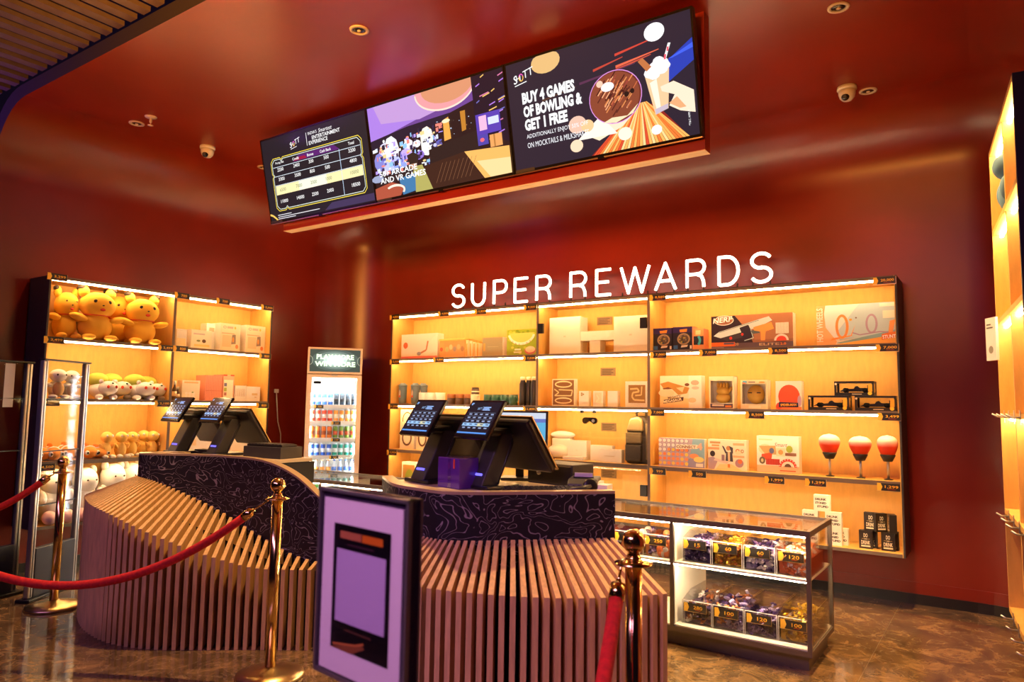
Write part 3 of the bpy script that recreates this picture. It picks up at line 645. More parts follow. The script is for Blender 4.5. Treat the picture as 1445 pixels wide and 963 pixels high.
for px, py, s, wh in ((557, 448, '4,500', 'at the top left corner of the back unit'), (626, 443, '4,500', 'under the first letters of the neon sign'), (678, 440, '5,800', 'on the top edge above the beige tins'), (748, 434, '7,200', 'on the top edge left of the glass cabinet'),
        (557, 511, '2,500', 'under the left end of the pink carton shelf'), (619, 508, '3,800', 'under the wafer tins'), (747, 506, '7,500', 'under the green kit box'), (555, 574, '1,299', 'beside the blue-grey shaker bottles'), (747, 578, '1,499', 'under the black bottles'), (553, 639, '2,999', 'under the headphone boxes'),
        (928, 420, '8,500', 'on the top edge right of the glass cabinet'), (1248, 396, '20,000', 'at the top right corner of the back unit'), (929, 501, '7,000', 'under the two dark toy boxes, left end'), (999, 498, '7,000', 'under the left half of the dart blaster box'), (1098, 495.5, '8,500', 'under the right half of the dart blaster box'), (1252, 491, '7,000', 'under the race track box'),
        (926, 582.5, '7,000', 'under the dinosaur toy box'), (1065, 586, '8,500', 'under the gold mask box'), (1255, 588.5, '3,499', 'under the model car cases'), (928, 665.5, '999', 'under the left end of the four-in-a-row game'), (984, 669.5, '500', 'under the right end of the four-in-a-row game'), (1093, 678, '1,999', 'under the building kit box'), (1151, 681.5, '1,299', 'under the leftmost punching ball'), (1254, 688, '1,299', 'under the rightmost punching ball')):
    bprice(px, py, s, wh)
for px, py, s, wh in ((81, 391, '3,299', 'above the yellow soft toys, top left corner'), (257, 417.5, '700', 'on the top edge beside the divider of the left unit'), (315, 425.5, '700', 'on the top edge above the white block-kit boxes'), (377, 434.5, '2,500', 'at the top right corner of the left unit'), (76, 480, '2,499', 'under the left yellow soft toy'), (234, 491.5, '2,499', 'under the right end of the yellow soft toys'), (255, 492.5, '800', 'under the small white boxes'), (374, 503, '800', 'under the large block-kit boxes'),
        (70, 568.5, '1,899', 'under the two tan-bellied soft toys'), (229, 570, '2,100', 'behind the first till, under the green-backed toys'), (370, 572.5, '800', 'under the white carton row beside the red wall'), (63, 660, '4,500', 'under the orange fish soft toys')):
    lprice(px, py, s, wh)

# ================================================================== goods on the back unit
def bplace(px0, px1, pytop, z, inset):
    """position, width and height of a thing standing on a shelf of the back unit, its front `inset` behind the shelf edge"""
    inset = max(inset, .07); Y = YB+inset; x0, x1 = onY(px0, 560, Y).x, onY(px1, 560, Y).x; xm = (px0+px1)/2
    # vertical lines lean a little in the picture, so solve x at the base height
    pz = lambda px: min((abs(onY(px, y, Y).z-z), onY(px, y, Y).x) for y in range(380, 860))[1]
    x0, x1 = pz(px0), pz(px1)
    return (((x0+x1)/2, Y, z), x1-x0, onY(xm, pytop, Y).z-z)
def lplace(px0, px1, pytop, z, inset):
    inset = max(inset, .07); X = XL-inset
    pz = lambda px: min((abs(onX(px, y, X).z-z), onX(px, y, X).y) for y in range(380, 820))[1]
    y0, y1 = pz(px0), pz(px1)
    return ((X, (y0+y1)/2, z), y1-y0, onX((px0+px1)/2, pytop, X).z-z)
def carton(name, label, cat, pl, depth, draw=None, mat='cardboard_white', rotz=0, group=None, lid=True, bg=None):
    loc, w_, h_ = pl; t = thing(name, label, cat, loc, rotz, group)
    MB().box(-w_/2, w_/2, 0, depth, 0, h_).build('carton', mat, t, bevel=.0015)
    if draw:
        pr = PR(); draw(pr, w_, h_); shift(pr, -w_/2).build('printed_front', 'print', t)
    if lid: MB().box(-w_/2+.001, w_/2-.001, -.0004, .0, h_-.012, h_-.0112).build('lid_seam', 'board_edge', t)
    return t
DK = (.03, .022, .03)
# --- right bay, upper row
def darkbox(pr, w_, h_):
    pr.rect(0, 0, w_, h_, (.035, .028, .032)); pr.rect(0, .75*h_, w_, h_, (.06, .03, .16)); pr.poly([(.35*w_, .88*h_), (.75*w_, .91*h_), (.72*w_, .78*h_), (.38*w_, .77*h_)], (.75, .35, .05))
    pr.oval(.56*w_, .48*h_, .33*w_, .25*h_, (.16, .11, .07), 20); pr.ring(.56*w_, .48*h_, .33*w_, .25*h_, .012, (.45, .33, .20), 20)
    rd = random.Random(2)
    for k in range(14): a = rd.uniform(0, 6.28); r = rd.uniform(.02, .2); pr.oval(.56*w_+w_*r*math.cos(a), .48*h_+h_*r*math.sin(a), .05*w_, .04*h_, rd.choice([(.10, .08, .06), (.35, .25, .13), (.05, .10, .15), (.28, .24, .20), (.45, .40, .08)]), 7)
    pr.poly([(.42*w_, .12*h_), (.74*w_, .14*h_), (.78*w_, .23*h_), (.45*w_, .21*h_)], (.80, .76, .70)); pr.rect(.04*w_, .06*h_, .26*w_, .22*h_, (.08, .22, .5)); pr.rect(.88*w_, .06*h_, .98*w_, .2*h_, (.85, .82, .78))
carton('toy_box', 'dark purple-topped toy box with a round emblem, left of the pair', 'toy box', bplace(921.5, 948.5, 463.5, S1, .02), .10, darkbox, 'tag_black', 0, 'dark toy boxes with round emblems')
t = carton('toy_box', 'dark purple-topped toy box with a round emblem, right of the pair', 'toy box', bplace(949.5, 977, 461.5, S1, .02), .13, darkbox, 'pink_carton', 0, 'dark toy boxes with round emblems')
pr = PR()
def sidebox(pr, w_, h_):
    pr.rect(0, 0, w_, h_, (.80, .45, .20)); pr.rect(0, .25*h_, w_, .65*h_, (.05, .06, .08)); pr.ring(.25*w_, .45*h_, .5*w_, .28*h_, .02, (.10, .55, .70), 12, -60, 60); pr.rect(.2*w_, .72*h_, .7*w_, .92*h_, (.95, .75, .45))
carton('toy_box', 'orange-sided toy box showing a blue ring, beside the dark pair', 'toy box', bplace(979, 993, 464, S1, .10), .12, sidebox, 'pink_carton')
def blaster(pr, w_, h_):
    pr.rect(0, 0, w_, h_, (.42, .22, .12)); pr.poly([(0, 0), (.55*w_, 0), (.40*w_, h_), (0, h_)], (.06, .035, .035)); pr.poly([(.30*w_, h_), (w_, h_), (w_, .25*h_), (.55*w_, .25*h_)], (.52, .27, .14))
    pr.rect(0, 0, w_, .17*h_, (.20, .16, .20)); pr.rect(0, .08*h_, .30*w_, .20*h_, (.9, .28, .03)); pr.rect(0, .02*h_, .16*w_, .06*h_, (.35, .28, .3)); pr.rect(.16*w_, .13*h_, .29*w_, .19*h_, (.22, .2, .3))
    pr.poly([(.03*w_, .40*h_), (.10*w_, .52*h_), (.62*w_, .86*h_), (.72*w_, .92*h_), (.76*w_, .80*h_), (.60*w_, .62*h_), (.38*w_, .48*h_), (.12*w_, .33*h_)], (.70, .78, .78)); pr.poly([(.12*w_, .33*h_), (.38*w_, .45*h_), (.40*w_, .33*h_), (.20*w_, .24*h_)], (.10, .08, .08))
    pr.poly([(.36*w_, .62*h_), (.47*w_, .70*h_), (.54*w_, .34*h_), (.42*w_, .24*h_)], (.05, .035, .05)); pr.line([(.42*w_, .23*h_), (.53*w_, .30*h_), (.50*w_, .55*h_)], .006, (.6, .75, .75)); pr.poly([(.50*w_, .52*h_), (.60*w_, .56*h_), (.61*w_, .44*h_), (.52*w_, .42*h_)], (.16, .20, .20))
    pr.poly([(.53*w_, .62*h_), (.75*w_, .75*h_), (.78*w_, .55*h_), (.68*w_, .48*h_), (.67*w_, .22*h_), (.62*w_, .22*h_), (.62*w_, .48*h_), (.54*w_, .52*h_)], (.95, .46, .14)); pr.line([(.10*w_, .50*h_), (.60*w_, .82*h_)], .004, (.25, .35, .36)); pr.oval(.25*w_, .32*h_, .012, .012, (.8, .08, .03), 8); pr.oval(.395*w_, .42*h_, .01, .01, (.8, .08, .03), 8)
    for k in range(10): pr.rect((.80+.0155*k)*w_, .40*h_, (.812+.0155*k)*w_, .72*h_, (.92, .86, .76))
    pr.oval(.865*w_, .20*h_, .085*w_, .19*h_, (.85, .80, .74), 20, 0, 180); pr.oval(.865*w_, .20*h_, .06*w_, .13*h_, (.85, .10, .04), 20, 0, 180)
    pr.oval(.165*w_, .86*h_, .125*w_, .15*h_, (.92, .90, .86), 24); pr.oval(.165*w_, .86*h_, .115*w_, .13*h_, (.45, .23, .13), 24); pr.text('NERF', .025*w_, .78*h_, .16*h_, WHT, w=.24*w_, rot=4, skew=.2, bold=.025)
    pr.text('ELITE', .60*w_, .07*h_, .07*h_, (.65, .55, .42), w=.24*w_, bold=.02); pr.text('2.0', .85*w_, .07*h_, .07*h_, (.95, .40, .05), w=.07*w_, bold=.02); pr.text('30', .305*w_, .09*h_, .08*h_, (.85, .65, .35))
carton('toy_box', 'wide dart blaster box with a white and orange toy gun printed on it', 'toy box', bplace(1004, 1119.5, 444, S1, .015), .09, blaster, 'cardboard_white')
def track(pr, w_, h_):
    pr.rect(0, 0, w_, h_, (.86, .88, .86)); pr.poly([(.55*w_, h_), (w_, h_), (w_, .25*h_), (.3*w_, .12*h_), (.25*w_, .3*h_)], (.62, .76, .82)); pr.poly([(.25*w_, .06*h_), (w_, .34*h_), (w_, .10*h_), (.35*w_, .02*h_)], (.35, .58, .66))
    pr.poly([(0, 0), (.24*w_, 0), (.26*w_, .10*h_), (.12*w_, .45*h_), (.10*w_, .8*h_), (.12*w_, h_), (0, h_)], (.92, .55, .28)); pr.text('HOT WHEELS', .085*w_, .10*h_, .085*w_, (1, .93, .84), w=.84*h_, rot=90, bold=.02)
    pr.poly([(.22*w_, .02*h_), (w_, .22*h_), (w_, .02*h_)], (.95, .62, .16))
    pr.ring(.33*w_, .46*h_, .085*w_, .30*h_, .018, (.90, .42, .13), 24); pr.ring(.70*w_, .50*h_, .075*w_, .24*h_, .014, (.55, .45, .62), 24); pr.poly([(.18*w_, .12*h_), (.45*w_, .22*h_), (.50*w_, .50*h_), (.44*w_, .24*h_), (.2*w_, .18*h_)], (.95, .45, .10)); pr.poly([(.90*w_, .25*h_), (.92*w_, .55*h_), (.99*w_, .58*h_), (.95*w_, .25*h_)], (.88, .45, .16))
    pr.line([(.46*w_, .30*h_), (.55*w_, .24*h_), (.80*w_, .30*h_), (.90*w_, .28*h_)], .008, (.5, .4, .6)); pr.oval(.44*w_, .62*h_, .02*w_, .03*h_, (.85, .5, .05), 8); pr.oval(.51*w_, .66*h_, .012*w_, .02*h_, (.3, .25, .25), 8)
    pr.rect(.84*w_, .62*h_, .98*w_, .80*h_, (.92, .90, .80)); pr.rect(.80*w_, .90*h_, .98*w_, .98*h_, (.94, .92, .86)); pr.poly([(.82*w_, .10*h_), (w_, .16*h_), (w_, .30*h_), (.82*w_, .24*h_)], (.88, .30, .05)); pr.text('STUNT', .83*w_, .12*h_, .09*h_, WHT, w=.16*w_, rot=3, bold=.03)
carton('toy_box', 'large white race track box with printed loops, right end of its shelf', 'toy box', bplace(1153, 1266, 429, S1, .015), .10, track)
# --- right bay, middle row
def dino(pr, w_, h_):
    pr.rect(0, 0, w_, h_, (.90, .78, .58)); pr.poly([(0, .0), (w_, .0), (w_, .25*h_), (0, .38*h_)], (.88, .66, .34)); pr.rect(.70*w_, 0, w_, h_, (.92, .84, .72))
    pr.poly([(0, .75*h_), (.2*w_, .82*h_), (.45*w_, .72*h_), (.72*w_, .62*h_), (.66*w_, .45*h_), (.45*w_, .40*h_), (.30*w_, .58*h_), (.1*w_, .58*h_)], (.62, .34, .09)); pr.poly([(.06*w_, .60*h_), (.2*w_, .64*h_), (.3*w_, .60*h_), (.12*w_, .55*h_)], (.25, .08, .03)); pr.poly([(.40*w_, .62*h_), (.60*w_, .66*h_), (.55*w_, .48*h_)], (.85, .66, .40)); pr.oval(.66*w_, .72*h_, .06*w_, .05*h_, (.28, .12, .04), 8)
    pr.oval(.16*w_, .46*h_, .2*w_, .12*h_, (.86, .70, .46), 14); pr.oval(.85*w_, .78*h_, .1*w_, .08*h_, (.80, .50, .38), 9); pr.oval(.78*w_, .24*h_, .1*w_, .08*h_, (.80, .58, .36), 9); pr.oval(.86*w_, .62*h_, .09*w_, .05*h_, (.85, .62, .5), 9)
    pr.poly([(.08*w_, .12*h_), (.57*w_, .22*h_), (.58*w_, .34*h_), (.09*w_, .24*h_)], (.14, .06, .03)); pr.text('MEGASAUR', .095*w_, .135*h_, .085*h_, (.95, .82, .55), w=.45*w_, rot=9, bold=.03); pr.text('MIGHTY', .20*w_, .27*h_, .07*h_, (.20, .10, .05), w=.32*w_, rot=8, bold=.02)
carton('toy_box', 'cream dinosaur toy box with slanted brown lettering', 'toy box', bplace(931.5, 990, 530.5, S2, .03), .09, dino)
def window_box(name, label, pl, depth, faceof, frame_draw):
    loc, w_, h_ = pl; t = thing(name, label, 'toy box', loc, 0)
    b = MB(); k = .012
    b.box(-w_/2, w_/2, depth-.004, depth, 0, h_).box(-w_/2, w_/2, 0, depth, 0, .004).box(-w_/2, w_/2, 0, depth, h_-.004, h_).box(-w_/2, -w_/2+.004, 0, depth, 0, h_).box(w_/2-.004, w_/2, 0, depth, 0, h_)
    b.build('carton', 'cardboard_white', t)
    f = MB(); f.box(-w_/2, w_/2, -.002, .001, 0, .17*h_).box(-w_/2, w_/2, -.002, .001, .86*h_, h_).box(-w_/2, -w_/2+k, -.002, .001, .17*h_, .86*h_).box(w_/2-k, w_/2, -.002, .001, .17*h_, .86*h_); f.build('window_frame', 'cream_mug', t)
    MB().box(-w_/2+k, w_/2-k, .0, .0012, .17*h_, .86*h_).build('window_film', 'smoke_film', t)
    faceof(t, w_, h_, depth)
    pr = PR(); frame_draw(pr, w_, h_); shift(pr, -w_/2, 0, -.0022).build('print', 'print', t)
def glove(t, w_, h_, d):
    sph('glove_cuff', 'gold_mask', (0, d*.5, .34*h_), (.30*w_, d*.36, .18*h_), t)
    sph('glove_palm', 'gold_mask', (0, d*.5, .55*h_), (.28*w_, d*.36, .16*h_), t)
    for k in range(4): sph('glove_finger', 'gold_mask', ((-.2+.125*k)*w_, d*.45, .72*h_), (.06*w_, d*.2, .10*h_), t)
    sph('glove_thumb', 'gold_mask', (.30*w_, d*.45, .60*h_), (.07*w_, d*.2, .10*h_), t, (0, .6, 0))
window_box('glove_box', 'white window box holding a golden toy glove', bplace(1001, 1036, 531.5, S2, .03), .09, glove, lambda pr, w_, h_: (pr.rect(.05*w_, .02*h_, .95*w_, .15*h_, (.16, .12, .20)), pr.rect(.12*w_, .07*h_, .60*w_, .13*h_, (.80, .74, .66)), pr.rect(.65*w_, .04*h_, .9*w_, .1*h_, (.75, .35, .1))))
def mask(col, d2):
    def f(t, w_, h_, d):
        sph('mask', col, (0, d*.6, .50*h_), (.33*w_, d*.5, .33*h_), t)
        for s in (-1, 1): MB().box(s*.16*w_-.07*w_, s*.16*w_+.07*w_, d*.08, d*.2, .54*h_, .575*h_).build('eye_slot', 'tag_black', t)
    return f
window_box('mask_box', 'open-fronted carton holding a plain golden mask', bplace(1045.5, 1083.5, 536.5, S2, .03), .09, mask('gold_mask', 0), lambda pr, w_, h_: (pr.rect(.08*w_, .88*h_, .24*w_, .97*h_, (.2, .5, .65)), pr.rect(.06*w_, .875*h_, .2*w_, .91*h_, (.8, .25, .12)), pr.rect(.3*w_, .905*h_, .55*w_, .945*h_, (.35, .28, .24)), pr.oval(.80*w_, .92*h_, .12*w_, .03*h_, (.85, .45, .12), 9), pr.rect(.3*w_, .03*h_, .75*w_, .12*h_, (.92, .86, .72))))
def redbox(pr, w_, h_):
    pr.rect(0, 0, w_, h_, (.86, .80, .72)); pr.oval(.52*w_, .45*h_, .42*w_, .42*h_, (.72, .16, .07), 24); pr.rect(0, 0, w_, .10*h_, (.85, .30, .12)); pr.oval(.12*w_, .12*h_, .12*w_, .12*h_, (.70, .14, .10), 10); pr.oval(.92*w_, .3*h_, .08*w_, .2*h_, (.55, .40, .55), 10)
    pr.poly([(.12*w_, .08*h_), (.88*w_, .08*h_), (.86*w_, .24*h_), (.12*w_, .26*h_)], (.03, .03, .10)); pr.text('SPIDER-MAN', .18*w_, .11*h_, .09*h_, (.92, .55, .08), w=.62*w_, rot=2, bold=.03)
carton('toy_box', 'white and red mask box with a dark blue name band', 'toy box', bplace(1095, 1131.5, 538, S2, .03), .08, redbox)
def car_case(label, pl, z=None):
    loc, w_, h_ = pl
    if z is not None: loc = (loc[0], loc[1], z)
    t = thing('model_car_case', label, 'model car', loc, 0, 'black-framed model car cases'); d = .13; k = .013
    b = MB(); b.box(-w_/2, w_/2, 0, d, 0, .022).box(-w_/2, w_/2, 0, d, h_-k, h_)
    for sx in (-1, 1):
        a, c = sorted((sx*w_/2, sx*(w_/2-k)))
        for y in (0, d-k): b.box(a, c, y, y+k, .022, h_-k)
    b.build('case_frame', 'black_metal', t)
    MB().box(-w_/2+k, w_/2-k, .002, .004, .022, h_-k).box(-w_/2+.002, -w_/2+.004, k, d-k, .022, h_-k).box(w_/2-.004, w_/2-.002, k, d-k, .022, h_-k).build('case_glass', 'clear_glass', t)
    c = MB(); L_ = w_*.72; yc = d*.5; z0 = .03
    c.prism([(-L_*.5, z0), (-L_*.48, z0+.012), (-L_*.20, z0+.018), (-L_*.05, z0+.020), (.0, z0+.036), (.08*L_, z0+.040), (.16*L_, z0+.026), (.42*L_, z0+.024), (.46*L_, z0+.042), (.5*L_, z0+.042), (.5*L_, z0)], yc-.012, yc+.012)
    c.box(-L_*.52, -L_*.44, yc-.035, yc+.035, z0, z0+.006).box(L_*.44, L_*.5, yc-.03, yc+.03, z0+.036, z0+.044).box(-.1*L_, .25*L_, yc-.028, yc+.028, z0, z0+.014)
    car = c.build('racing_car', 'graphite', t)
    for sx in (-.33, .36):
        for sy in (-.03, .03):
            MB().lathe([(.017, -.009), (.017, .009)], 14, M=Matrix.Translation((sx*L_, yc+sy, .039)) @ Matrix.Rotation(R_(90), 4, 'X')).build('wheel', 'matt_black', car, True)
    pr = PR(); pr.rect(w_*.36, .03, w_*.46, h_-k-.01, (.75, .48, .06)); pr.rect(-.05*w_, .008, .2*w_, .013, (.7, .62, .5)); pr.oval(w_*.40, .016, .014, .012, (.85, .62, .08), 10); pr.oval(-w_*.46, h_-.02, .008, .008, (.8, .7, .6), 8); pr.build('label_print', 'print', t)
    return h_
a = bplace(1140.5, 1198, 558.5, S2, .03); hcase = a[2]
car_case('black-framed model racing car case, lower left of the stack of three', a)
b_ = bplace(1206.5, 1265, 558.8, S2, .03); b_ = (b_[0], b_[1], hcase)
car_case('black-framed model racing car case, lower right of the stack of three', b_)
q = bplace(1178, 1234, 534, S2, .03); car_case('black-framed model racing car case on top of the two others', (q[0], q[1]+.0, hcase*.97), S2+hcase+.0005)
# --- right bay, lower row
def fourrow(pr, w_, h_):
    pr.rect(0, 0, w_, h_, (.62, .52, .60)); pr.poly([(.65*w_, 0), (w_, 0), (w_, h_), (.75*w_, h_)], (.38, .58, .68)); pr.rect(.64*w_, 0, w_, .3*h_, (.42, .42, .60)); rd = random.Random(9)
    for i in range(7):
        for j in range(6):
            u, v = (.03+.098*i)*w_, (.12+.158*j)*h_
            if u > .64*w_ and v < .9*h_ and i > 6: continue
            c = (.90, .86, .84) if j > 3 or (j == 3 and i < 2) else rd.choice([(.92, .36, .12), (.92, .72, .18), (.92, .42, .18)])
            if j >= 3: pr.oval(u+.006*w_, v, .042*w_, .066*h_, (.30, .22, .30), 12)
            pr.oval(u, v, .038*w_, .06*h_, c, 12)
    pr.oval(.78*w_, .40*h_, .10*w_, .09*h_, (.90, .42, .20), 14); pr.oval(.88*w_, .29*h_, .11*w_, .10*h_, (.95, .78, .32), 14); pr.rect(.82*w_, .04*h_, .97*w_, .16*h_, (.85, .84, .78))
    pr.poly([(.38*w_, .62*h_), (.86*w_, .66*h_), (.86*w_, .80*h_), (.40*w_, .78*h_)], (.90, .84, .70)); pr.text('CONNECT', .40*w_, .655*h_, .10*h_, (.30, .10, .05), w=.42*w_, rot=1, bold=.03); pr.text('4', .84*w_, .62*h_, .24*h_, (.95, .55, .42), w=.12*w_, bold=.04)
carton('board_game', 'purple and blue four-in-a-row board game box with coloured discs', 'game box', bplace(930, 994.5, 619, S3, .03), .06, fourrow)
def family(pr, w_, h_):
    pr.rect(0, 0, w_, h_, (.90, .80, .64)); pr.rect(.05*w_, .86*h_, .33*w_, .93*h_, (.60, .38, .18)); pr.rect(.10*w_, .77*h_, .30*w_, .83*h_, (.72, .44, .22)); pr.rect(0, .66*h_, .30*w_, .74*h_, (.85, .45, .25)); pr.rect(.66*w_, .82*h_, .95*w_, .90*h_, (.90, .55, .32)); pr.rect(.66*w_, .42*h_, .95*w_, .49*h_, (.90, .55, .32))
    pr.oval(.12*w_, .52*h_, .07*w_, .10*h_, (.06, .03, .02), 12); pr.poly([(0, .0), (.16*w_, 0), (.26*w_, .30*h_), (.14*w_, .42*h_), (0, .38*h_)], (.52, .40, .46)); pr.poly([(.14*w_, .30*h_), (.50*w_, .20*h_), (.55*w_, .26*h_), (.2*w_, .38*h_)], (.80, .66, .58))
    pr.oval(.54*w_, .72*h_, .06*w_, .08*h_, (.60, .30, .12), 12); pr.poly([(.46*w_, .30*h_), (.66*w_, .28*h_), (.64*w_, .60*h_), (.48*w_, .60*h_)], (.10, .08, .10)); pr.poly([(.37*w_, .80*h_), (.42*w_, .78*h_), (.50*w_, .58*h_), (.46*w_, .54*h_)], (.10, .08, .10)); pr.poly([(.56*w_, .80*h_), (.66*w_, .74*h_), (.66*w_, .55*h_), (.62*w_, .56*h_)], (.10, .08, .10)); pr.poly([(.52*w_, .60*h_), (.58*w_, .60*h_), (.58*w_, .30*h_), (.53*w_, .30*h_)], (.86, .62, .38))
    pr.rect(.36*w_, .30*h_, .44*w_, .5*h_, (.42, .28, .30)); pr.poly([(.2*w_, .0), (.9*w_, .0), (.62*w_, .20*h_), (.30*w_, .18*h_)], (.92, .72, .40)); pr.oval(.80*w_, .62*h_, .10*w_, .10*h_, (.88, .74, .52), 12); pr.ring(.78*w_, .64*h_, .05*w_, .07*h_, .006, (.7, .2, .1), 10, 0, 200); pr.ring(.90*w_, .64*h_, .04*w_, .06*h_, .006, (.5, .25, .1), 12); pr.oval(.82*w_, .24*h_, .11*w_, .14*h_, (.45, .30, .36), 14); pr.oval(.84*w_, .30*h_, .06*w_, .08*h_, (.75, .25, .10), 10); pr.rect(.52*w_, .08*h_, .58*w_, .2*h_, (.85, .35, .1))
carton('board_game', 'cream party game box with two people playing printed on it', 'game box', bplace(999.5, 1053.5, 621, S3, .03), .07, family)
def kit(pr, w_, h_):
    pr.rect(0, 0, w_, h_, (.90, .86, .78)); pr.rect(0, 0, w_, .20*h_, (.85, .55, .35)); pr.rect(.55*w_, .06*h_, .92*w_, .09*h_, (.60, .16, .06)); pr.text('Smart', .42*w_, .72*h_, .10*h_, (.45, .12, .10), w=.30*w_, skew=.3); pr.rect(.05*w_, .88*h_, .38*w_, .92*h_, (.85, .75, .5))
    pr.oval(.2*w_, .64*h_, .16*w_, .14*h_, (.85, .75, .55), 12); pr.poly([(.05*w_, .72*h_), (.45*w_, .74*h_), (.48*w_, .50*h_), (.2*w_, .50*h_)], (.62, .45, .22)); pr.poly([(.10*w_, .34*h_), (.35*w_, .36*h_), (.38*w_, .56*h_), (.12*w_, .50*h_)], (.70, .15, .05)); pr.oval(.13*w_, .33*h_, .075*w_, .10*h_, (.25, .20, .12), 14); pr.oval(.13*w_, .33*h_, .03*w_, .05*h_, (.75, .65, .4), 10); pr.oval(.36*w_, .60*h_, .06*w_, .08*h_, (.20, .22, .38), 10)
    pr.rect(.47*w_, .46*h_, .68*w_, .68*h_, (.88, .78, .58)); pr.oval(.575*w_, .57*h_, .06*w_, .07*h_, (.85, .45, .18), 12); pr.oval(.78*w_, .66*h_, .08*w_, .10*h_, (.45, .55, .10), 10); pr.rect(.68*w_, .48*h_, .94*w_, .56*h_, (.35, .18, .10)); pr.rect(.22*w_, .22*h_, .55*w_, .38*h_, (.66, .10, .05))
    for k in range(8): pr.rect((.235+.04*k)*w_, .22*h_, (.245+.04*k)*w_, .38*h_, (.45, .05, .03))
    pr.ring(.74*w_, .18*h_, .21*w_, .22*h_, .020, (.72, .10, .05), 20, 0, 180); pr.ring(.74*w_, .18*h_, .15*w_, .15*h_, .010, (.92, .85, .70), 20, 0, 180); pr.oval(.74*w_, .18*h_, .08*w_, .09*h_, (.22, .12, .06), 14, 0, 180)
    for k in range(9): a = R_(10+20*k); pr.oval(.74*w_+.19*w_*math.cos(a), .18*h_+.2*h_*math.sin(a), .012*w_, .015*h_, (.95, .9, .8), 7)
carton('board_game', 'white building kit box with red wheels, beside the punching balls', 'game box', bplace(1068.5, 1128, 616, S3, .02), .09, kit)
def pball(px0, px1, pytop, pybase, which):
    pl = bplace(px0, px1, pytop, S3, .10); loc, w_, h_ = pl
    t = thing('punching_ball', 'red and white desk punching ball on a short post, %s of three' % which, 'punching ball', loc, 0, 'desk punching balls')
    r = w_/2*1.02; hb = h_; zb = h_*.40+.048
    MB().lathe([(.030, 0), (.030, .006), (.012, .010), (.009, .012)], 18).build('foot', 'black_plastic', t, True)
    MB().lathe([(.009, .01), (.009, zb-.03)], 14).build('post', 'aluminium', t, True)
    MB().lathe([(.028, zb-.045), (.034, zb-.035), (.05, zb-.002), (.047, zb+.004)], 20).build('collar', 'black_plastic', t, True)
    prof = [(.045, 0)]+[(r*math.sin(R_(a))**.85 if a < 90 else r*(.55+.45*math.sin(R_(a)))*1.0, 0) for a in ()]
    H = h_-zb; pf = []
    for k in range(17):
        u = k/16; rr = .044+(r-.044)*math.sin(min(1, u/.62)*math.pi/2)**1.05 if u <= .62 else r*math.sqrt(max(0, 1-((u-.62)/.38)**2))
        pf.append((max(rr, .002), u*H))
    o = MB().lathe(pf, 24).build('ball', 'ball_leather', t, True); o.location = (0, 0, zb)
pball(1156.5, 1186.5, 612.5, 0, 'leftmost'); pball(1199, 1231, 615.5, 0, 'middle'); pball(1239, 1269, 614.5, 0, 'rightmost')
# --- right bay, bottom: card games
def dss(pr, w_, h_):
    pr.rect(0, 0, w_, h_, (.90, .86, .76)); [pr.text(s_, u*w_, v*h_, .14*h_, (.07, .04, .02), w=.70*w_, bold=.05) for s_, u, v in (('DRUNK', .10, .66), ('STONED', .10, .44), ('STUPID', .22, .22))]
def card(label, loc, w_, h_, d, draw, mat, grp, rotz=0, side=None):
    t = thing('card_game', label, 'card game', loc, rotz, grp)
    MB().box(-w_/2, w_/2, 0, d, 0, h_).build('box', mat, t, bevel=.0012); pr = PR(); draw(pr, w_, h_); shift(pr, -w_/2).build('printed_front', 'print', t)
    MB().box(-w_/2+.0005, w_/2-.0005, .0, d, h_*.72, h_*.724).build('lid_seam', 'dark_tan', t)
    return t
g1, g2 = 'white card games in a pyramid', 'black card games in a pyramid'
pA = bplace(1166, 1189, 740, SB, .05); wA = pA[1]*1.0; hA = .115; xA = pA[0][0]; yA = YB+.05
card('white three-line card game box at the foot of its pyramid, right one', (xA, yA, SB), wA, hA, .05, dss, 'cardboard_white', g1)
card('white three-line card game box at the foot of its pyramid, left one behind the showcase', (xA-.155, yA, SB), wA, hA, .05, dss, 'cardboard_white', g1)
card('white three-line card game box in the middle tier, right one', (xA, yA, SB+hA+.0005), wA, hA, .05, dss, 'cardboard_white', g1)
card('white three-line card game box in the middle tier, left one', (xA-.155, yA, SB+hA+.0005), wA, hA, .05, dss, 'cardboard_white', g1)
card('white three-line card game box on the very top of its pyramid', (xA-.075, yA, SB+2*hA+.001), wA, hA, .05, dss, 'cardboard_white', g1)
card('white three-line card game box behind the right foot of its pyramid', (xA+.03, yA+.06, SB), wA, hA, .05, dss, 'cardboard_white', g1)
def dod(pr, w_, h_):
    pr.rect(0, 0, w_, h_, (.055, .036, .022)); pr.text('DO', .5*w_, .62*h_, .22*h_, (.92, .84, .66), w=.30*w_, al='c', bold=.02); pr.rect(.2*w_, .535*h_, .8*w_, .55*h_, (.75, .6, .3)); pr.text('OR', .5*w_, .50*h_, .07*h_, (.92, .84, .66), al='c'); pr.text('DRINK', .5*w_, .24*h_, .21*h_, (.92, .84, .66), w=.66*w_, al='c', bold=.02); pr.rect(.16*w_, .11*h_, .84*w_, .19*h_, (.90, .82, .62))
pB = bplace(1212.5, 1231.5, 749, SB, .05); wB, hB = pB[1], pB[2]
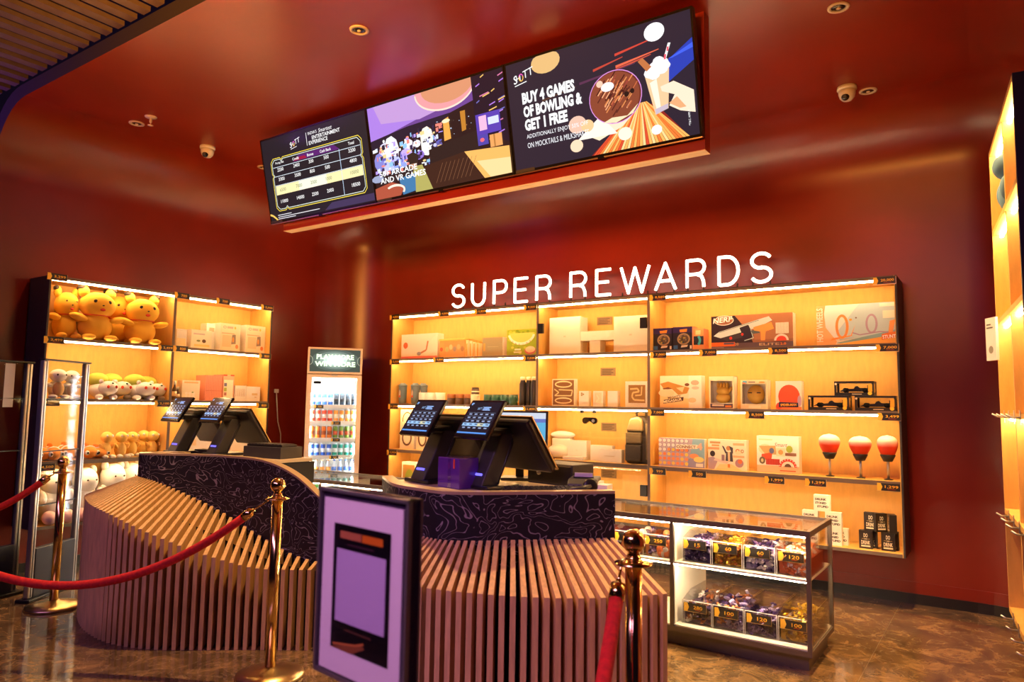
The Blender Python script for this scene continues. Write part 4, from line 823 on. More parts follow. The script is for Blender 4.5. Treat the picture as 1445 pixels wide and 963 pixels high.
for label, px, tier, rz, inset in (('black drinking card game box at the foot of its pyramid, left one', (1212.5, 1231.5), 0, 0, .05), ('black drinking card game box at the foot of its pyramid, right one', (1243.5, 1264), 0, 0, .05), ('black drinking card game box on the upper tier, left one', (1220.5, 1239), 1, 0, .06), ('black drinking card game box on the upper tier, angled middle one', (1239.5, 1251), 1, R_(38), .05), ('black drinking card game box on the upper tier, turned edge-on at the right', (1250.5, 1260), 1, R_(-75), .07), ('black drinking card game box standing behind the left foot of the pyramid', (1219, 1238), 0, 0, .125), ('black drinking card game box standing behind the right foot of the pyramid', (1249, 1268), 0, 0, .125)):
    p = bplace(px[0], px[1], 749, SB, inset)
    card(label, (p[0][0], p[0][1], SB+tier*(hB+.0005)), wB if rz == 0 else wB*.95, hB, .045, dod, 'tag_black', g2, rz)

# --- middle bay behind the glass doors
wb = lambda pr, w_, h_: (pr.rect(.46*w_, .46*h_, .54*w_, .50*h_, (.75, .66, .55)))
carton('console_box', 'large plain white box on the left of the top glass compartment', 'box', bplace(775, 818.5, 448, S1, .10), .14, wb, 'white_board', lid=False)
carton('console_box', 'largest plain white box on the right of the top glass compartment', 'box', bplace(866, 914, 446, S1, .08), .16, wb, 'white_board', lid=False)
pb = bplace(832, 847, 481, S1, .12); carton('phone_box', 'small upright white box carrying a long white box', 'box', pb, .10, wb, 'white_board', lid=False)
carton('long_box', 'long narrow white box lying across a small upright box', 'box', ((pb[0][0], pb[0][1]-.01, S1+pb[2]+.0005), onY(869, 480, YB+.11).x-onY(812, 480, YB+.11).x, .085), .12, wb, 'white_board', lid=False)
def tablet(pr, w_, h_):
    pr.rect(0, 0, w_, h_, (.88, .78, .60)); pr.rect(.04*w_, .04*h_, .96*w_, .96*h_, (.36, .19, .09))
    pr.ring(.5*w_, .80*h_, .38*w_, .13*h_, .012, (.92, .78, .52), 20); pr.ring(.5*w_, .20*h_, .38*w_, .12*h_, .012, (.92, .78, .52), 20); pr.line([(.1*w_, .62*h_), (.3*w_, .50*h_), (.12*w_, .38*h_), (.85*w_, .38*h_), (.9*w_, .58*h_), (.3*w_, .60*h_)], .010, (.88, .72, .45))
carton('tablet_box', 'brown-faced tablet box with looping line artwork', 'box', bplace(779, 811, 535, S2, .06), .05, tablet)
for i, (a_, b_2, c_) in enumerate(((817, 830.5, 'with three dots like a camera'), (837, 851, 'with a pale picture'), (857.5, 871.5, 'left blank'))):
    def ph(pr, w_, h_, i=i):
        pr.rect(0, 0, w_, h_, (.88, .86, .80))
        if i == 0: [pr.oval(u*w_, v*h_, .10*w_, .06*h_, (.55, .40, .22), 10) for u, v in ((.28, .84), (.28, .72), (.45, .78))]
        if i == 1: pr.rect(.15*w_, .2*h_, .85*w_, .9*h_, (.86, .76, .60)); pr.line([(.3*w_, .3*h_), (.6*w_, .5*h_), (.35*w_, .75*h_)], .01, (.92, .86, .7))
    carton('phone_box', 'upright white phone box %s behind the glass doors' % c_, 'box', bplace(a_, b_2, 552, S2, .08), .05, ph, 'white_board', lid=False)
def maze(pr, w_, h_):
    pr.rect(0, 0, w_, h_, (.90, .86, .78)); pr.rect(.14*w_, .16*h_, .90*w_, .86*h_, (.45, .26, .10))
    pr.line([(.22*w_, .70*h_), (.55*w_, .72*h_), (.62*w_, .60*h_), (.34*w_, .56*h_), (.30*w_, .40*h_), (.40*w_, .28*h_), (.86*w_, .26*h_)], .014, (.85, .66, .36)); pr.line([(.45*w_, .45*h_), (.72*w_, .47*h_), (.74*w_, .80*h_)], .012, (.85, .66, .36))
carton('tablet_box', 'white-bordered box with a brown maze picture', 'box', bplace(882.5, 914, 538.5, S2, .06), .05, maze)
p = bplace(768, 797, 628, S3, .10); t = thing('cushion', 'rounded cream cushion on the lower glass compartment shelf', 'cushion', (p[0][0], YB+.18, S3))
sph('pad', 'cream_plush', (0, 0, p[2]*.48), (p[1]/2*1.1, .09, p[2]*.5), t); MB().tube([(math.cos(R_(a))*p[1]/2*1.11, 0, p[2]*.48+math.sin(R_(a))*p[2]*.505) for a in range(0, 361, 12)], .004, 6).build('piping', 'white_plush', t, True)
t = thing('bag_roll', 'folded cream cloth lying behind the white boxes', 'cloth', (onY(795, 622, YB+.25).x, YB+.25, S3+.0), 0)
MB().box(-.10, .10, -.04, .04, 0, .18).build('stack_box', 'white_board', t, bevel=.01); sph('fold', 'white_plush', (0, -.01, .21), (.13, .05, .035), t)
carton('white_box', 'square white box beside the cream cushion', 'box', bplace(800.5, 827.5, 622, S3, .14), .08, wb, 'white_board', lid=False)
carton('white_box', 'flat white box lying in front of the square white box', 'box', bplace(794, 823, 645, S3, .05), .08, None, 'white_board', lid=False)
carton('white_box', 'tall white box behind the engraved white box', 'box', bplace(833, 864, 629, S3, .14), .05, wb, 'white_board', lid=False)
carton('white_box', 'engraved low white box in front, left of the backpack', 'box', bplace(845, 877, 634.5, S3, .06), .06, lambda pr, w_, h_: pr.rect(.25*w_, .45*h_, .7*w_, .50*h_, (.72, .60, .42)), 'white_board', lid=False)
p = bplace(880, 916, 592, S3, .06); t = thing('backpack', 'dark olive backpack with a glossy top flap behind the glass', 'backpack', (p[0][0], YB+.15, S3)); W2, H2 = p[1]/2, .40
MB().prism([(-W2, 0), (W2, 0), (W2*1.05, H2*.4), (W2*.9, H2*.85), (W2*.5, H2), (-W2*.5, H2), (-W2*.85, H2*.8), (-W2*1.05, H2*.4)], -.05, .10).build('body', 'backpack_dark', t, bevel=.025)
MB().box(-W2*.9, W2*.35, -.085, -.045, .02, H2*.40).build('lower_pocket', 'backpack_dark', t, bevel=.012)
MB().box(-W2*.88, W2*.40, -.082, -.045, H2*.42, H2*.66).build('middle_pocket', 'backpack_olive', t, bevel=.012)
MB().prism([(-W2*.85, H2*.68), (W2*.5, H2*.68), (W2*.45, H2*.92), (W2*.1, H2*.99), (-W2*.5, H2*.95)], -.085, -.04).build('top_flap', 'backpack_shine', t, bevel=.015)
MB().tube([(-.03, 0, H2*.97), (-.03, 0, H2+.03), (.0, 0, H2+.045), (.05, 0, H2+.03), (.06, 0, H2*.96)], .010, 8).build('handle', 'backpack_dark', t, True)
MB().tube([(W2*.75, -.055, H2*.85), (W2*.85, -.065, H2*.5), (W2*.8, -.055, H2*.1)], .016, 8).build('strap', 'backpack_olive', t, True)

# --- left bay
def pinkbox(pr, w_, h_):
    pr.rect(0, 0, w_, h_, (.88, .76, .66)); pr.rect(0, 0, w_, .10*h_, (.85, .25, .22)); pr.oval(.12*w_, .55*h_, .065*w_, .13*h_, (.70, .22, .10), 14); pr.poly([(.45*w_, .15*h_), (.62*w_, .35*h_), (.86*w_, .80*h_), (.98*w_, .95*h_), (.98*w_, .3*h_), (.7*w_, .1*h_)], (.90, .80, .70)); pr.line([(.52*w_, .20*h_), (.70*w_, .34*h_), (.74*w_, .70*h_)], .02, (.62, .30, .16)); pr.oval(.50*w_, .20*h_, .06*w_, .08*h_, (.45, .42, .46), 9)
carton('gift_carton', 'pink and white carton with a printed figure, far left of the top shelf', 'box', bplace(566, 617, 471.5, S1, .03), .10, pinkbox)
p = bplace(620, 656, 481, S1, .05)
t = carton('wafer_tin', 'patterned orange tin with a lid in front of a row of tins', 'tin', p, .10, lambda pr, w_, h_: (pr.rect(0, 0, w_, h_, (.80, .48, .18)), pr.rect(.18*w_, .12*h_, .98*w_, .92*h_, (.74, .44, .18)), [pr.oval((.3+.15*k)*w_, (.5+.12*(k % 2))*h_, .07*w_, .16*h_, c, 10) for k, c in enumerate(((.55, .55, .25), (.85, .70, .45), (.45, .35, .28), (.80, .55, .3), (.5, .3, .15)))], pr.oval(.08*w_, .5*h_, .06*w_, .12*h_, (.75, .15, .06), 10)), 'orange_plush', lid=False)
MB().box(-p[1]/2-.006, p[1]/2+.006, -.006, .106, p[2], p[2]+.02).build('lid', 'gold_plush', t, bevel=.004)
for k in range(4):
    x = p[0][0]+p[1]/2+.014+k*.034
    t = thing('wafer_tin', 'striped tin seen edge-on, number %s in the row behind the patterned tin' % ('one', 'two', 'three', 'four')[k], 'tin', (x, p[0][1]+.01+.015*k, S1), 0, 'striped tins in a row')
    MB().box(-.015, .015, 0, .10, 0, p[2]-.01*k).build('can', 'cream_mug', t, bevel=.002); MB().box(-.0155, .0155, -.001, .101, p[2]-.01*k, p[2]-.01*k+.012).build('lid', 'orange_plush', t, bevel=.002)
    MB().box(-.008, .008, -.001, 0, .01, p[2]*.8).build('stripe', 'orange_plush', t)
carton('gift_carton', 'small grey-green carton between the tins and the green kit', 'box', bplace(680.5, 709, 476.5, S1, .06), .10, lambda pr, w_, h_: (pr.rect(0, 0, w_, h_, (.46, .40, .24)), pr.rect(.05*w_, .3*h_, .14*w_, .7*h_, (.72, .48, .12)), pr.rect(.25*w_, .5*h_, .8*w_, .52*h_, (.62, .55, .36))))
def greenkit(pr, w_, h_):
    pr.rect(0, 0, w_, h_, (.42, .52, .05)); rd = random.Random(4)
    for k in range(30): pr.oval(rd.uniform(.05, .95)*w_, rd.uniform(.05, .95)*h_, .05*w_, .05*h_, rd.choice([(.30, .42, .03), (.55, .62, .08), (.66, .68, .14)]), 7)
    pr.oval(.5*w_, .86*h_, .42*w_, .36*h_, (.70, .72, .22), 20, 180, 360); pr.ring(.5*w_, .86*h_, .46*w_, .46*h_, .10*h_, (.92, .88, .74), 20, 190, 350); pr.oval(.80*w_, .18*h_, .19*w_, .15*h_, (.60, .25, .22), 14); pr.oval(.80*w_, .22*h_, .16*w_, .12*h_, (.85, .68, .50), 14); pr.rect(.25*w_, .10*h_, .5*w_, .15*h_, (.9, .86, .7)); pr.rect(.28*w_, .20*h_, .48*w_, .26*h_, (.9, .86, .7))
    for k, ch in enumerate('CARING'): a = R_(225+18*k); pr.text(ch, .5*w_+.41*w_*math.cos(a), .80*h_+.41*h_*math.sin(a)-.0, .055*h_, (.35, .12, .05), al='c', bold=.02)
carton('craft_kit', 'bright green kit box with a curved white band', 'box', bplace(715, 757, 465, S1, .05), .10, greenkit)
for i, (a_, b_2, ins) in enumerate(((558.5, 572, .08), (576.5, 589, .08), (589, 599, .16))):
    loc, w_, h_ = bplace(a_, b_2, 544, S2, ins); r = .045
    t = thing('shaker_bottle', 'blue-grey shaker bottle, %s of the three at the shelf end' % ('leftmost', 'middle', 'rightmost and hindmost')[i], 'bottle', (loc[0], loc[1]+.03, S2), 0, 'blue-grey shaker bottles'); h_ = .215
    MB().lathe([(.036, 0), (.040, .01), (.046, h_*.8), (.047, h_*.82)], 20).build('cup', 'slate_blue', t, True); MB().lathe([(.048, h_*.82), (.048, h_*.92), (.030, h_*.95), (.028, h_), (.012, h_)], 20).build('lid', 'slate_blue', t, True)
    pr = PR(); pr.poly([(-.012, .07), (.01, .06), (.014, .12), (.0, .15), (-.010, .11)], (.75, .62, .5)); pr.oval(.002, .075, .012, .012, (.72, .15, .06), 9); shift(pr, 0, 0, -.048).build('emblem', 'print', t)
def cup(name, label, cat, px, mat, h_, r, ins, grp, handle=False, lidm=None):
    loc, w_, _ = bplace(px-4, px+4, 560, S2, ins); t = thing(name, label, cat, loc, R_(-20), grp)
    MB().lathe([(r*.92, 0), (r, .006), (r, h_), (r-.004, h_), (r-.004, h_-.01), (.002, h_-.012)], 20).build('body', mat, t, True)
    if handle: MB().tube([(r*.95, 0, h_*.8), (r+.022, 0, h_*.75), (r+.026, 0, h_*.5), (r+.018, 0, h_*.28), (r*.95, 0, h_*.22)], .006, 8).build('handle', mat, t, True)
    if lidm: MB().lathe([(r+.001, h_*.62), (r+.001, h_-.004), (r-.002, h_+.002), (.002, h_+.002)], 20).build('wrap', lidm, t, True)
    return t, loc
for i, px in enumerate((598, 608, 621)): cup('white_cup', 'plain white cup, %s of three beside the shakers' % ('first', 'second', 'third')[i], 'cup', px, 'cardboard_white', .115, .053, .09, 'plain white cups')
for i, px in enumerate((637, 649, 661)): cup('candle_jar', 'brown candle jar with an orange wrap, %s of three' % ('first', 'second', 'third')[i], 'jar', px, 'jar_dark', .10, .045, .09, 'brown candle jars', lidm='jar_brown')
t, loc = cup('cream_mug', 'cream mug with a small dark jar standing on it', 'mug', 670.5, 'cream_mug', .10, .046, .09, None, True)
t = thing('jar', 'small dark jar with a pale band on top of the cream mug', 'jar', (loc[0], loc[1], S2+.101)); MB().lathe([(.036, 0), (.040, .005), (.040, .05), (.034, .056)], 18).build('body', 'jar_dark', t, True); MB().lathe([(.0405, .02), (.0405, .032)], 18).build('band', 'cream_mug', t, True); MB().lathe([(.036, .055), (.036, .066), (.002, .067)], 18).build('lid', 'black_plastic', t, True)
for i, px in enumerate((688.5, 700.5, 712, 724.5)): cup('green_mug', 'dark green mug, %s of four beside the black bottles' % ('first', 'second', 'third', 'last')[i], 'mug', px, 'green_mug', .10, .044, .09, 'dark green mugs', True)
for i, (px, ins) in enumerate(((735, .06), (743.5, .10), (751, .06))):
    loc, w_, _ = bplace(px-4, px+4, 540, S2, ins); t = thing('black_bottle', 'tall black drinking bottle, %s of three by the divider' % ('left', 'middle', 'right')[i], 'bottle', (loc[0], loc[1]+.03, S2), 0, 'tall black bottles')
    MB().lathe([(.032, 0), (.034, .006), (.034, .20), (.024, .225), (.022, .235)], 18).build('body', 'black_plastic', t, True); MB().lathe([(.026, .235), (.026, .262), (.020, .268), (.002, .268)], 16).build('cap', 'cream_mug', t, True)
def phones(pr, w_, h_):
    pr.rect(0, 0, w_, h_, (.90, .80, .58)); pr.ring(.50*w_, .72*h_, .36*w_, .22*h_, .014, (.25, .14, .05), 18, 0, 190); pr.ring(.5*w_, .28*h_, .36*w_, .2*h_, .02, (.22, .11, .04), 18); pr.oval(.50*w_, .30*h_, .22*w_, .13*h_, (.92, .84, .66), 14)
for i, (a_, b_2) in enumerate(((564, 583.5), (587, 604))): carton('headphone_box', 'cream headphone box, %s the first till screen' % ('left of', 'partly behind')[i], 'box', bplace(a_, b_2, 578, S3, .10), .08, phones, group='cream headphone boxes')
carton('fruit_box', 'white box with a green leaf picture on the bottom shelf', 'box', bplace(566, 586, 652.5, SB, .08), .12, lambda pr, w_, h_: (pr.rect(0, 0, w_, h_, (.90, .82, .66)), pr.rect(.08*w_, .2*h_, .9*w_, .92*h_, (.55, .32, .10)), pr.oval(.55*w_, .5*h_, .32*w_, .3*h_, (.38, .42, .08), 14), pr.oval(.4*w_, .12*h_, .2*w_, .06*h_, (.5, .25, .15), 8)))

# ================================================================== goods on the left unit
def lplush(name, label, px, pyt, z, inset, kind, grp, wpx=40):
    loc, w_, h_ = lplace(px-wpx/2, px+wpx/2, pyt, z, inset); t = thing(name, label, 'soft toy', (XL-inset, loc[1], z), R_(90), grp); kind(t, w_, h_); return t
def eyes(t, x, y, z, r, mat='dark_plush'):
    for s in (-1, 1): sph('eye', mat, (s*x, y, z), (r, r*.5, r), t)
def sunny(t, w_, h_):                                   # big yellow sitting soft toy with round ears
    s = w_/2
    sph('torso', 'yellow_plush', (0, .02, .26*h_), (s*.62, .10, .27*h_), t); sph('head', 'yellow_plush', (0, -.005, .64*h_), (s*.66, .10, .25*h_), t)
    for q in (-1, 1):
        e = sph('ear', 'yellow_plush', (q*s*.50, .01, .88*h_), (s*.20, .035, .11*h_), t); sph('ear_tip', 'dark_plush', (q*s*.60, .01, .955*h_), (s*.13, .032, .055*h_), t)
        sph('arm', 'yellow_plush', (q*s*.72, -.03, .40*h_), (s*.34, .045, .065*h_), t, (0, q*-.25, 0)); sph('foot', 'yellow_plush', (q*s*.40, -.07, .05*h_), (s*.22, .07, .055*h_), t)
    eyes(t, s*.26, -.088, .70*h_, s*.075); sph('nose', 'dark_plush', (0, -.105, .63*h_), (s*.04, .008, .012*h_), t); sph('mouth', 'red_plush', (0, -.097, .555*h_), (s*.10, .012, .028*h_), t)
    MB().tube([(s*.50*math.cos(R_(a)), .01+.085*math.sin(R_(a)), .455*h_) for a in range(0, 361, 20)], .004, 6).build('ribbon', 'red_plush', t, True)
gy = 'large yellow soft toys'
lplush('plush_toy', 'large yellow soft toy cut by the left edge of the top shelf', 90, 404, S1, .13, sunny, gy, 50)
lplush('plush_toy', 'large yellow soft toy with spread arms, middle of the front row', 132, 404, S1, .06, sunny, gy, 76)
lplush('plush_toy', 'large yellow soft toy with spread arms, right end of the front row', 196, 414, S1, .06, sunny, gy, 68)
lplush('plush_toy', 'yellow soft toy tucked behind the two front ones', 164, 410, S1, .20, sunny, gy, 60)
def whitey(t, w_, h_):
    s = w_/2
    sph('torso', 'white_plush', (0, .01, .32*h_), (s*.60, .07, .30*h_), t); sph('belly', 'tan_plush', (0, -.035, .32*h_), (s*.46, .045, .24*h_), t); sph('head', 'white_plush', (0, -.02, .78*h_), (s*.68, .075, .22*h_), t)
    for q in (-1, 1): sph('arm', 'white_plush', (q*s*.75, -.03, .45*h_), (s*.3, .03, .07*h_), t, (0, q*-.3, 0)); sph('foot', 'white_plush', (q*s*.5, -.05, .06*h_), (s*.32, .05, .07*h_), t)
    eyes(t, s*.34, -.083, .80*h_, s*.09)
lplush('plush_toy', 'white soft toy with tan belly behind the gate glass, left one', 78, 521, S2, .07, whitey, 'white soft toys with tan bellies', 34)
lplush('plush_toy', 'white soft toy with tan belly behind the gate glass, right one', 97, 523, S2, .10, whitey, 'white soft toys with tan bellies', 30)
def leafy(t, w_, h_):
    s = w_/2
    sph('torso', 'white_plush', (.0, .05, .34*h_), (s*.85, .09, .28*h_), t); sph('back_tuft', 'lime_plush', (-s*.15, .07, .74*h_), (s*.80, .075, .26*h_), t); sph('head', 'white_plush', (s*.15, -.055, .42*h_), (s*.72, .075, .27*h_), t)
    for q in (-1, 1): sph('ear', 'white_plush', (s*.15+q*s*.5, -.04, .66*h_), (s*.14, .025, .09*h_), t); sph('foot', 'white_plush', (q*s*.55, -.06, .08*h_), (s*.24, .05, .10*h_), t)
    for q in (-1, 1): sph('eye', 'red_plush', (s*.15+q*s*.32, -.122, .46*h_), (s*.10, .010, .06*h_), t)
    sph('spot', 'green_mug', (s*.2, -.115, .60*h_), (s*.07, .015, .03*h_), t)
for i, (px, pt, ins) in enumerate(((144, 526, .07), (164, 527, .17), (197, 528, .07), (213, 531, .17))):
    lplush('plush_toy', 'white soft toy with green tuft, %s' % ('first in front from the gate', 'behind the first one', 'second in front, by the divider', 'last one, half behind by the divider')[i], px, pt, S2, ins, leafy, 'white soft toys with green tufts', 36)
def fish(t, w_, h_):
    s = w_/2
    sph('body', 'orange_plush', (0, .03, .46*h_), (s*.95, .11, .46*h_), t)
    for k, y in enumerate((-.005, .06)):
        f = math.sqrt(1-((y-.03)/.11)**2); MB().tube([(s*.96*f*math.cos(R_(a)), y, .46*h_+.465*h_*f*math.sin(R_(a))) for a in range(0, 361, 18)], .006, 6).build('stripe', 'white_plush', t, True)
    sph('fin', 'orange_plush', (0, .06, .98*h_), (s*.14, .05, .16*h_), t)
    for q in (-1, 1): e = sph('eye', 'white_plush', (q*s*.62, -.055, .46*h_), (s*.24, .02, .17*h_), t); sph('pupil', 'dark_plush', (q*s*.64, -.072, .46*h_), (s*.12, .012, .09*h_), t)
for i, (px, pt, ins) in enumerate(((60, 630, .10), (73, 629, .06), (94, 627, .07), (125, 628, .07), (139, 630, .07), (110, 632, .20))):
    lplush('fish_toy', 'orange striped fish soft toy, %s' % ('leftmost at the shelf end', 'second from the left beside the gate post', 'third, behind the stanchion ball', 'fourth, right of the gate post', 'rightmost fish beside the golden toys', 'half hidden behind the others')[i], px, pt, S3, ins, fish, 'orange fish soft toys', 24)
def golden(t, w_, h_):
    s = w_/2
    sph('torso', 'gold_plush', (0, .0, .30*h_), (s*.62, .06, .30*h_), t); sph('head', 'gold_plush', (0, -.01, .78*h_), (s*.66, .065, .21*h_), t)
    for q in (-1, 1): sph('arm', 'gold_plush', (q*s*.72, -.02, .44*h_), (s*.18, .025, .12*h_), t, (0, q*.5, 0)); sph('foot', 'cream_plush', (q*s*.48, -.06, .07*h_), (s*.26, .045, .07*h_), t); sph('eye', 'white_plush', (q*s*.35, -.06, .84*h_), (s*.12, .012, .05*h_), t)
for i, (px, pt, ins) in enumerate(((147, 609, .06), (168, 609, .06), (184, 609, .12), (200, 607, .20), (213, 608, .14))):
    lplush('plush_toy', 'golden round-headed soft toy, %s of the row of five' % ('first', 'second', 'third', 'fourth', 'fifth, by the counter')[i], px, pt, S3, ins, golden, 'golden round-headed soft toys', 22)
def biggy(m1, m2):
    def f(t, w_, h_):
        s = w_/2
        sph('torso', m1, (0, .06, .38*h_), (s*.85, .13, .38*h_), t); sph('head', m1, (0, .02, .76*h_), (s*.72, .12, .26*h_), t)
        for q in (-1, 1): sph('ear', m1, (q*s*.5, .03, .97*h_), (s*.18, .05, .09*h_), t); sph('foot', m2, (q*s*.5, -.09, .13*h_), (s*.36, .08, .13*h_), t); sph('arm', m1, (q*s*.78, -.03, .48*h_), (s*.2, .06, .15*h_), t)
        eyes(t, s*.28, -.095, .79*h_, s*.06)
    return f
lplush('plush_toy', 'big white soft toy with pink feet, leftmost on the bottom shelf', 74, 664, SB, .12, biggy('white_plush', 'pink_plush'), 'big pale soft toys on the bottom shelf', 52)
lplush('plush_toy', 'big white soft toy with pink feet behind the gate post on the bottom shelf', 118, 662, SB, .12, biggy('white_plush', 'pink_plush'), 'big pale soft toys on the bottom shelf', 44)
lplush('plush_toy', 'big all-white soft toy beside the slatted counter on the bottom shelf', 157, 656, SB, .12, biggy('white_plush', 'cream_plush'), 'big pale soft toys on the bottom shelf', 44)
lplush('plush_toy', 'big all-white soft toy farthest right, mostly behind the counter', 184, 655, SB, .14, biggy('white_plush', 'cream_plush'), 'big pale soft toys on the bottom shelf', 34)
# boxes of the right-hand bay
def blocks(pr, w_, h_):
    pr.rect(0, 0, w_, h_, (.88, .78, .58)); pr.ring(.2*w_, .86*h_, .09*w_, .05*h_, .006, (.55, .45, .36), 12); pr.rect(.32*w_, .82*h_, .62*w_, .90*h_, (.66, .54, .42)); pr.rect(.10*w_, .15*h_, .55*w_, .58*h_, (.82, .66, .42)); pr.poly([(.55*w_, .25*h_), (.78*w_, .28*h_), (.76*w_, .62*h_), (.58*w_, .6*h_)], (.40, .30, .22)); pr.oval(.64*w_, .42*h_, .05*w_, .1*h_, (.85, .42, .1), 9); pr.oval(.84*w_, .18*h_, .08*w_, .08*h_, (.85, .35, .12), 9); pr.oval(.72*w_, .86*h_, .05*w_, .05*h_, (.85, .6, .15), 9); pr.rect(.06*w_, .62*h_, .7*w_, .66*h_, (.75, .55, .35))
def kitty(pr, w_, h_):
    pr.rect(0, 0, w_, h_, (.90, .84, .68)); pr.rect(.1*w_, .74*h_, .65*w_, .82*h_, (.70, .60, .55)); pr.oval(.62*w_, .42*h_, .10*w_, .10*h_, (.20, .13, .06), 10); pr.oval(.35*w_, .42*h_, .1*w_, .06*h_, (.35, .40, .18), 9); pr.rect(.15*w_, .12*h_, .9*w_, .24*h_, (.85, .72, .35))
carton('kit_box', 'small pale kit box beside the divider of the left unit', 'box', lplace(248, 263, 464.5, S1, .05), .10, lambda pr, w_, h_: pr.rect(.05*w_, .1*h_, .9*w_, .5*h_, (.86, .74, .45)), 'cardboard_white', R_(90))
carton('kit_box', 'white kit box with a small dark round picture', 'box', lplace(269, 298, 466, S1, .05), .10, kitty, 'cardboard_white', R_(90))
carton('kit_box', 'tall white block-kit box with a printed machine, left of the pair', 'box', lplace(310, 338, 457, S1, .05), .16, blocks, 'cardboard_white', R_(90))
carton('kit_box', 'tall white block-kit box with a printed machine, right of the pair', 'box', lplace(346, 373, 460, S1, .05), .16, blocks, 'cardboard_white', R_(90))
carton('kit_box', 'narrow white kit box standing edge-on behind the block kits', 'box', lplace(290, 308, 457, S1, .16), .10, lambda pr, w_, h_: pr.rect(.2*w_, .7*h_, .6*w_, .85*h_, (.7, .55, .4)), 'cardboard_white', R_(90))
for i, px in enumerate((243.5, 249)):
    loc, w_, h_ = lplace(px-3, px+3, 532 if i == 0 else 546, S2, .06+.03*i); t = thing('sauce_bottle', 'small dark bottle with a white cap, %s by the divider' % ('taller', 'shorter')[i], 'bottle', (XL-.07-.03*i, loc[1]+.012, S2), 0, 'small dark bottles'); k = .17 if i == 0 else .12
    MB().lathe([(.018, 0), (.020, .004), (.020, k*.55), (.009, k*.7), (.009, k*.8)], 14).build('body', 'jar_dark', t, True); MB().lathe([(.0205, k*.2), (.0205, k*.45)], 14).build('label_band', 'cream_mug', t, True); MB().lathe([(.012, k*.8), (.012, k), (.002, k)], 12).build('cap', 'white_plastic', t, True)
carton('pouch_pack', 'white snack pack with round printed shapes', 'pack', lplace(256, 281, 537, S2, .06), .08, lambda pr, w_, h_: (pr.rect(0, 0, w_, h_, (.88, .80, .60)), pr.rect(.1*w_, .85*h_, .9*w_, .93*h_, (.85, .6, .3)), [pr.oval((.25+.2*(k % 3))*w_, (.18+.16*(k//3))*h_, .09*w_, .08*h_, (.92, .88, .78), 10) for k in range(6)], pr.oval(.6*w_, .4*h_, .06*w_, .04*h_, (.4, .5, .2), 8)), 'cardboard_white', R_(90))
carton('book_set', 'stack of pink-spined cartons standing upright', 'box', lplace(289, 312.5, 530, S2, .06), .16, lambda pr, w_, h_: (pr.rect(0, 0, w_, h_, (.82, .36, .24)), [pr.rect((.06+.1*k)*w_, 0, (.075+.1*k)*w_, h_, (.66, .22, .12)) for k in range(10)], pr.rect(0, .38*h_, w_, .40*h_, (.70, .24, .12))), 'pink_carton', R_(90), lid=False)
carton('book_set', 'pink carton front with a white panel beside the pink spines', 'box', lplace(313.5, 329, 529, S2, .055), .16, lambda pr, w_, h_: (pr.rect(0, 0, w_, h_, (.86, .50, .34)), pr.rect(.08*w_, .06*h_, .92*w_, .80*h_, (.92, .84, .66)), pr.rect(.1*w_, .55*h_, .35*w_, .68*h_, (.25, .25, .4)), pr.rect(.1*w_, .36*h_, .35*w_, .5*h_, (.45, .55, .12)), pr.rect(.12*w_, .2*h_, .35*w_, .32*h_, (.55, .25, .2)), pr.rect(.0, .95*h_, .35*w_, h_, (.75, .08, .04)), pr.rect(.65*w_, .95*h_, w_, h_, (.75, .08, .04))), 'pink_carton', R_(90), lid=False)
carton('book_set', 'row of thin white cartons with grey spines', 'box', lplace(331, 346.5, 544.5, S2, .06), .12, lambda pr, w_, h_: [pr.rect((.05+.1*k)*w_, .3*h_, (.08+.1*k)*w_, .8*h_, (.66, .46, .30)) for k in range(9)], 'cardboard_white', R_(90), lid=False)
carton('book_set', 'low white carton with small print at the end of the row', 'box', lplace(347, 366.5, 546, S2, .06), .12, lambda pr, w_, h_: (pr.rect(.4*w_, .4*h_, .8*w_, .55*h_, (.80, .64, .38)), pr.rect(.6*w_, .25*h_, .75*w_, .3*h_, (.75, .55, .3))), 'cardboard_white', R_(90), lid=False)
carton('white_box', 'white box behind the first till on the lower left shelf', 'box', lplace(263, 305, 612, S3, .05), .14, lambda pr, w_, h_: pr.rect(.1*w_, .4*h_, .3*w_, .7*h_, (.86, .70, .45)), 'white_board', R_(90), lid=False)
carton('white_box', 'white box behind the second till on the lower left shelf', 'box', lplace(325, 365, 616, S3, .05), .14, lambda pr, w_, h_: pr.rect(.55*w_, .1*h_, .9*w_, .2*h_, (.35, .5, .45)), 'white_board', R_(90), lid=False)

# ================================================================== drinks fridge in the corner
FX0, FX1 = Vector((-5.616, 4.632, 0)), Vector((-5.283, 5.039, 0))
fw = (FX1-FX0).length; frot = math.atan2(FX1.y-FX0.y, FX1.x-FX0.x); fc = (FX0+FX1)/2
t = thing('drinks_fridge', 'upright glass-door drinks fridge with a lit header in the room corner', 'fridge', fc, frot)
hw, fd = fw/2, .50
k = .03
b = MB(); b.box(-hw, -hw+k, .03, fd, .06, 1.62).box(hw-k, hw, .03, fd, .06, 1.62).box(-hw, hw, fd-.02, fd, .06, 1.62).box(-hw, hw, .03, fd, .06, .16).box(-hw, hw, .03, fd, 1.585, 1.62)
b.build('cabinet', 'fridge_body', t)
MB().box(-hw+k, hw-k, fd-.03, fd-.02, .16, 1.585).build('inner_back', 'white_plastic', t)
hd = MB().box(-hw, hw, .0, fd-.05, 1.625, 1.885).build('header_box', 'fridge_body', t, bevel=.004)
pr = PR(); W2 = fw-.04; H2 = .22
pr.rect(0, 0, W2, H2, (.035, .045, .035)); 
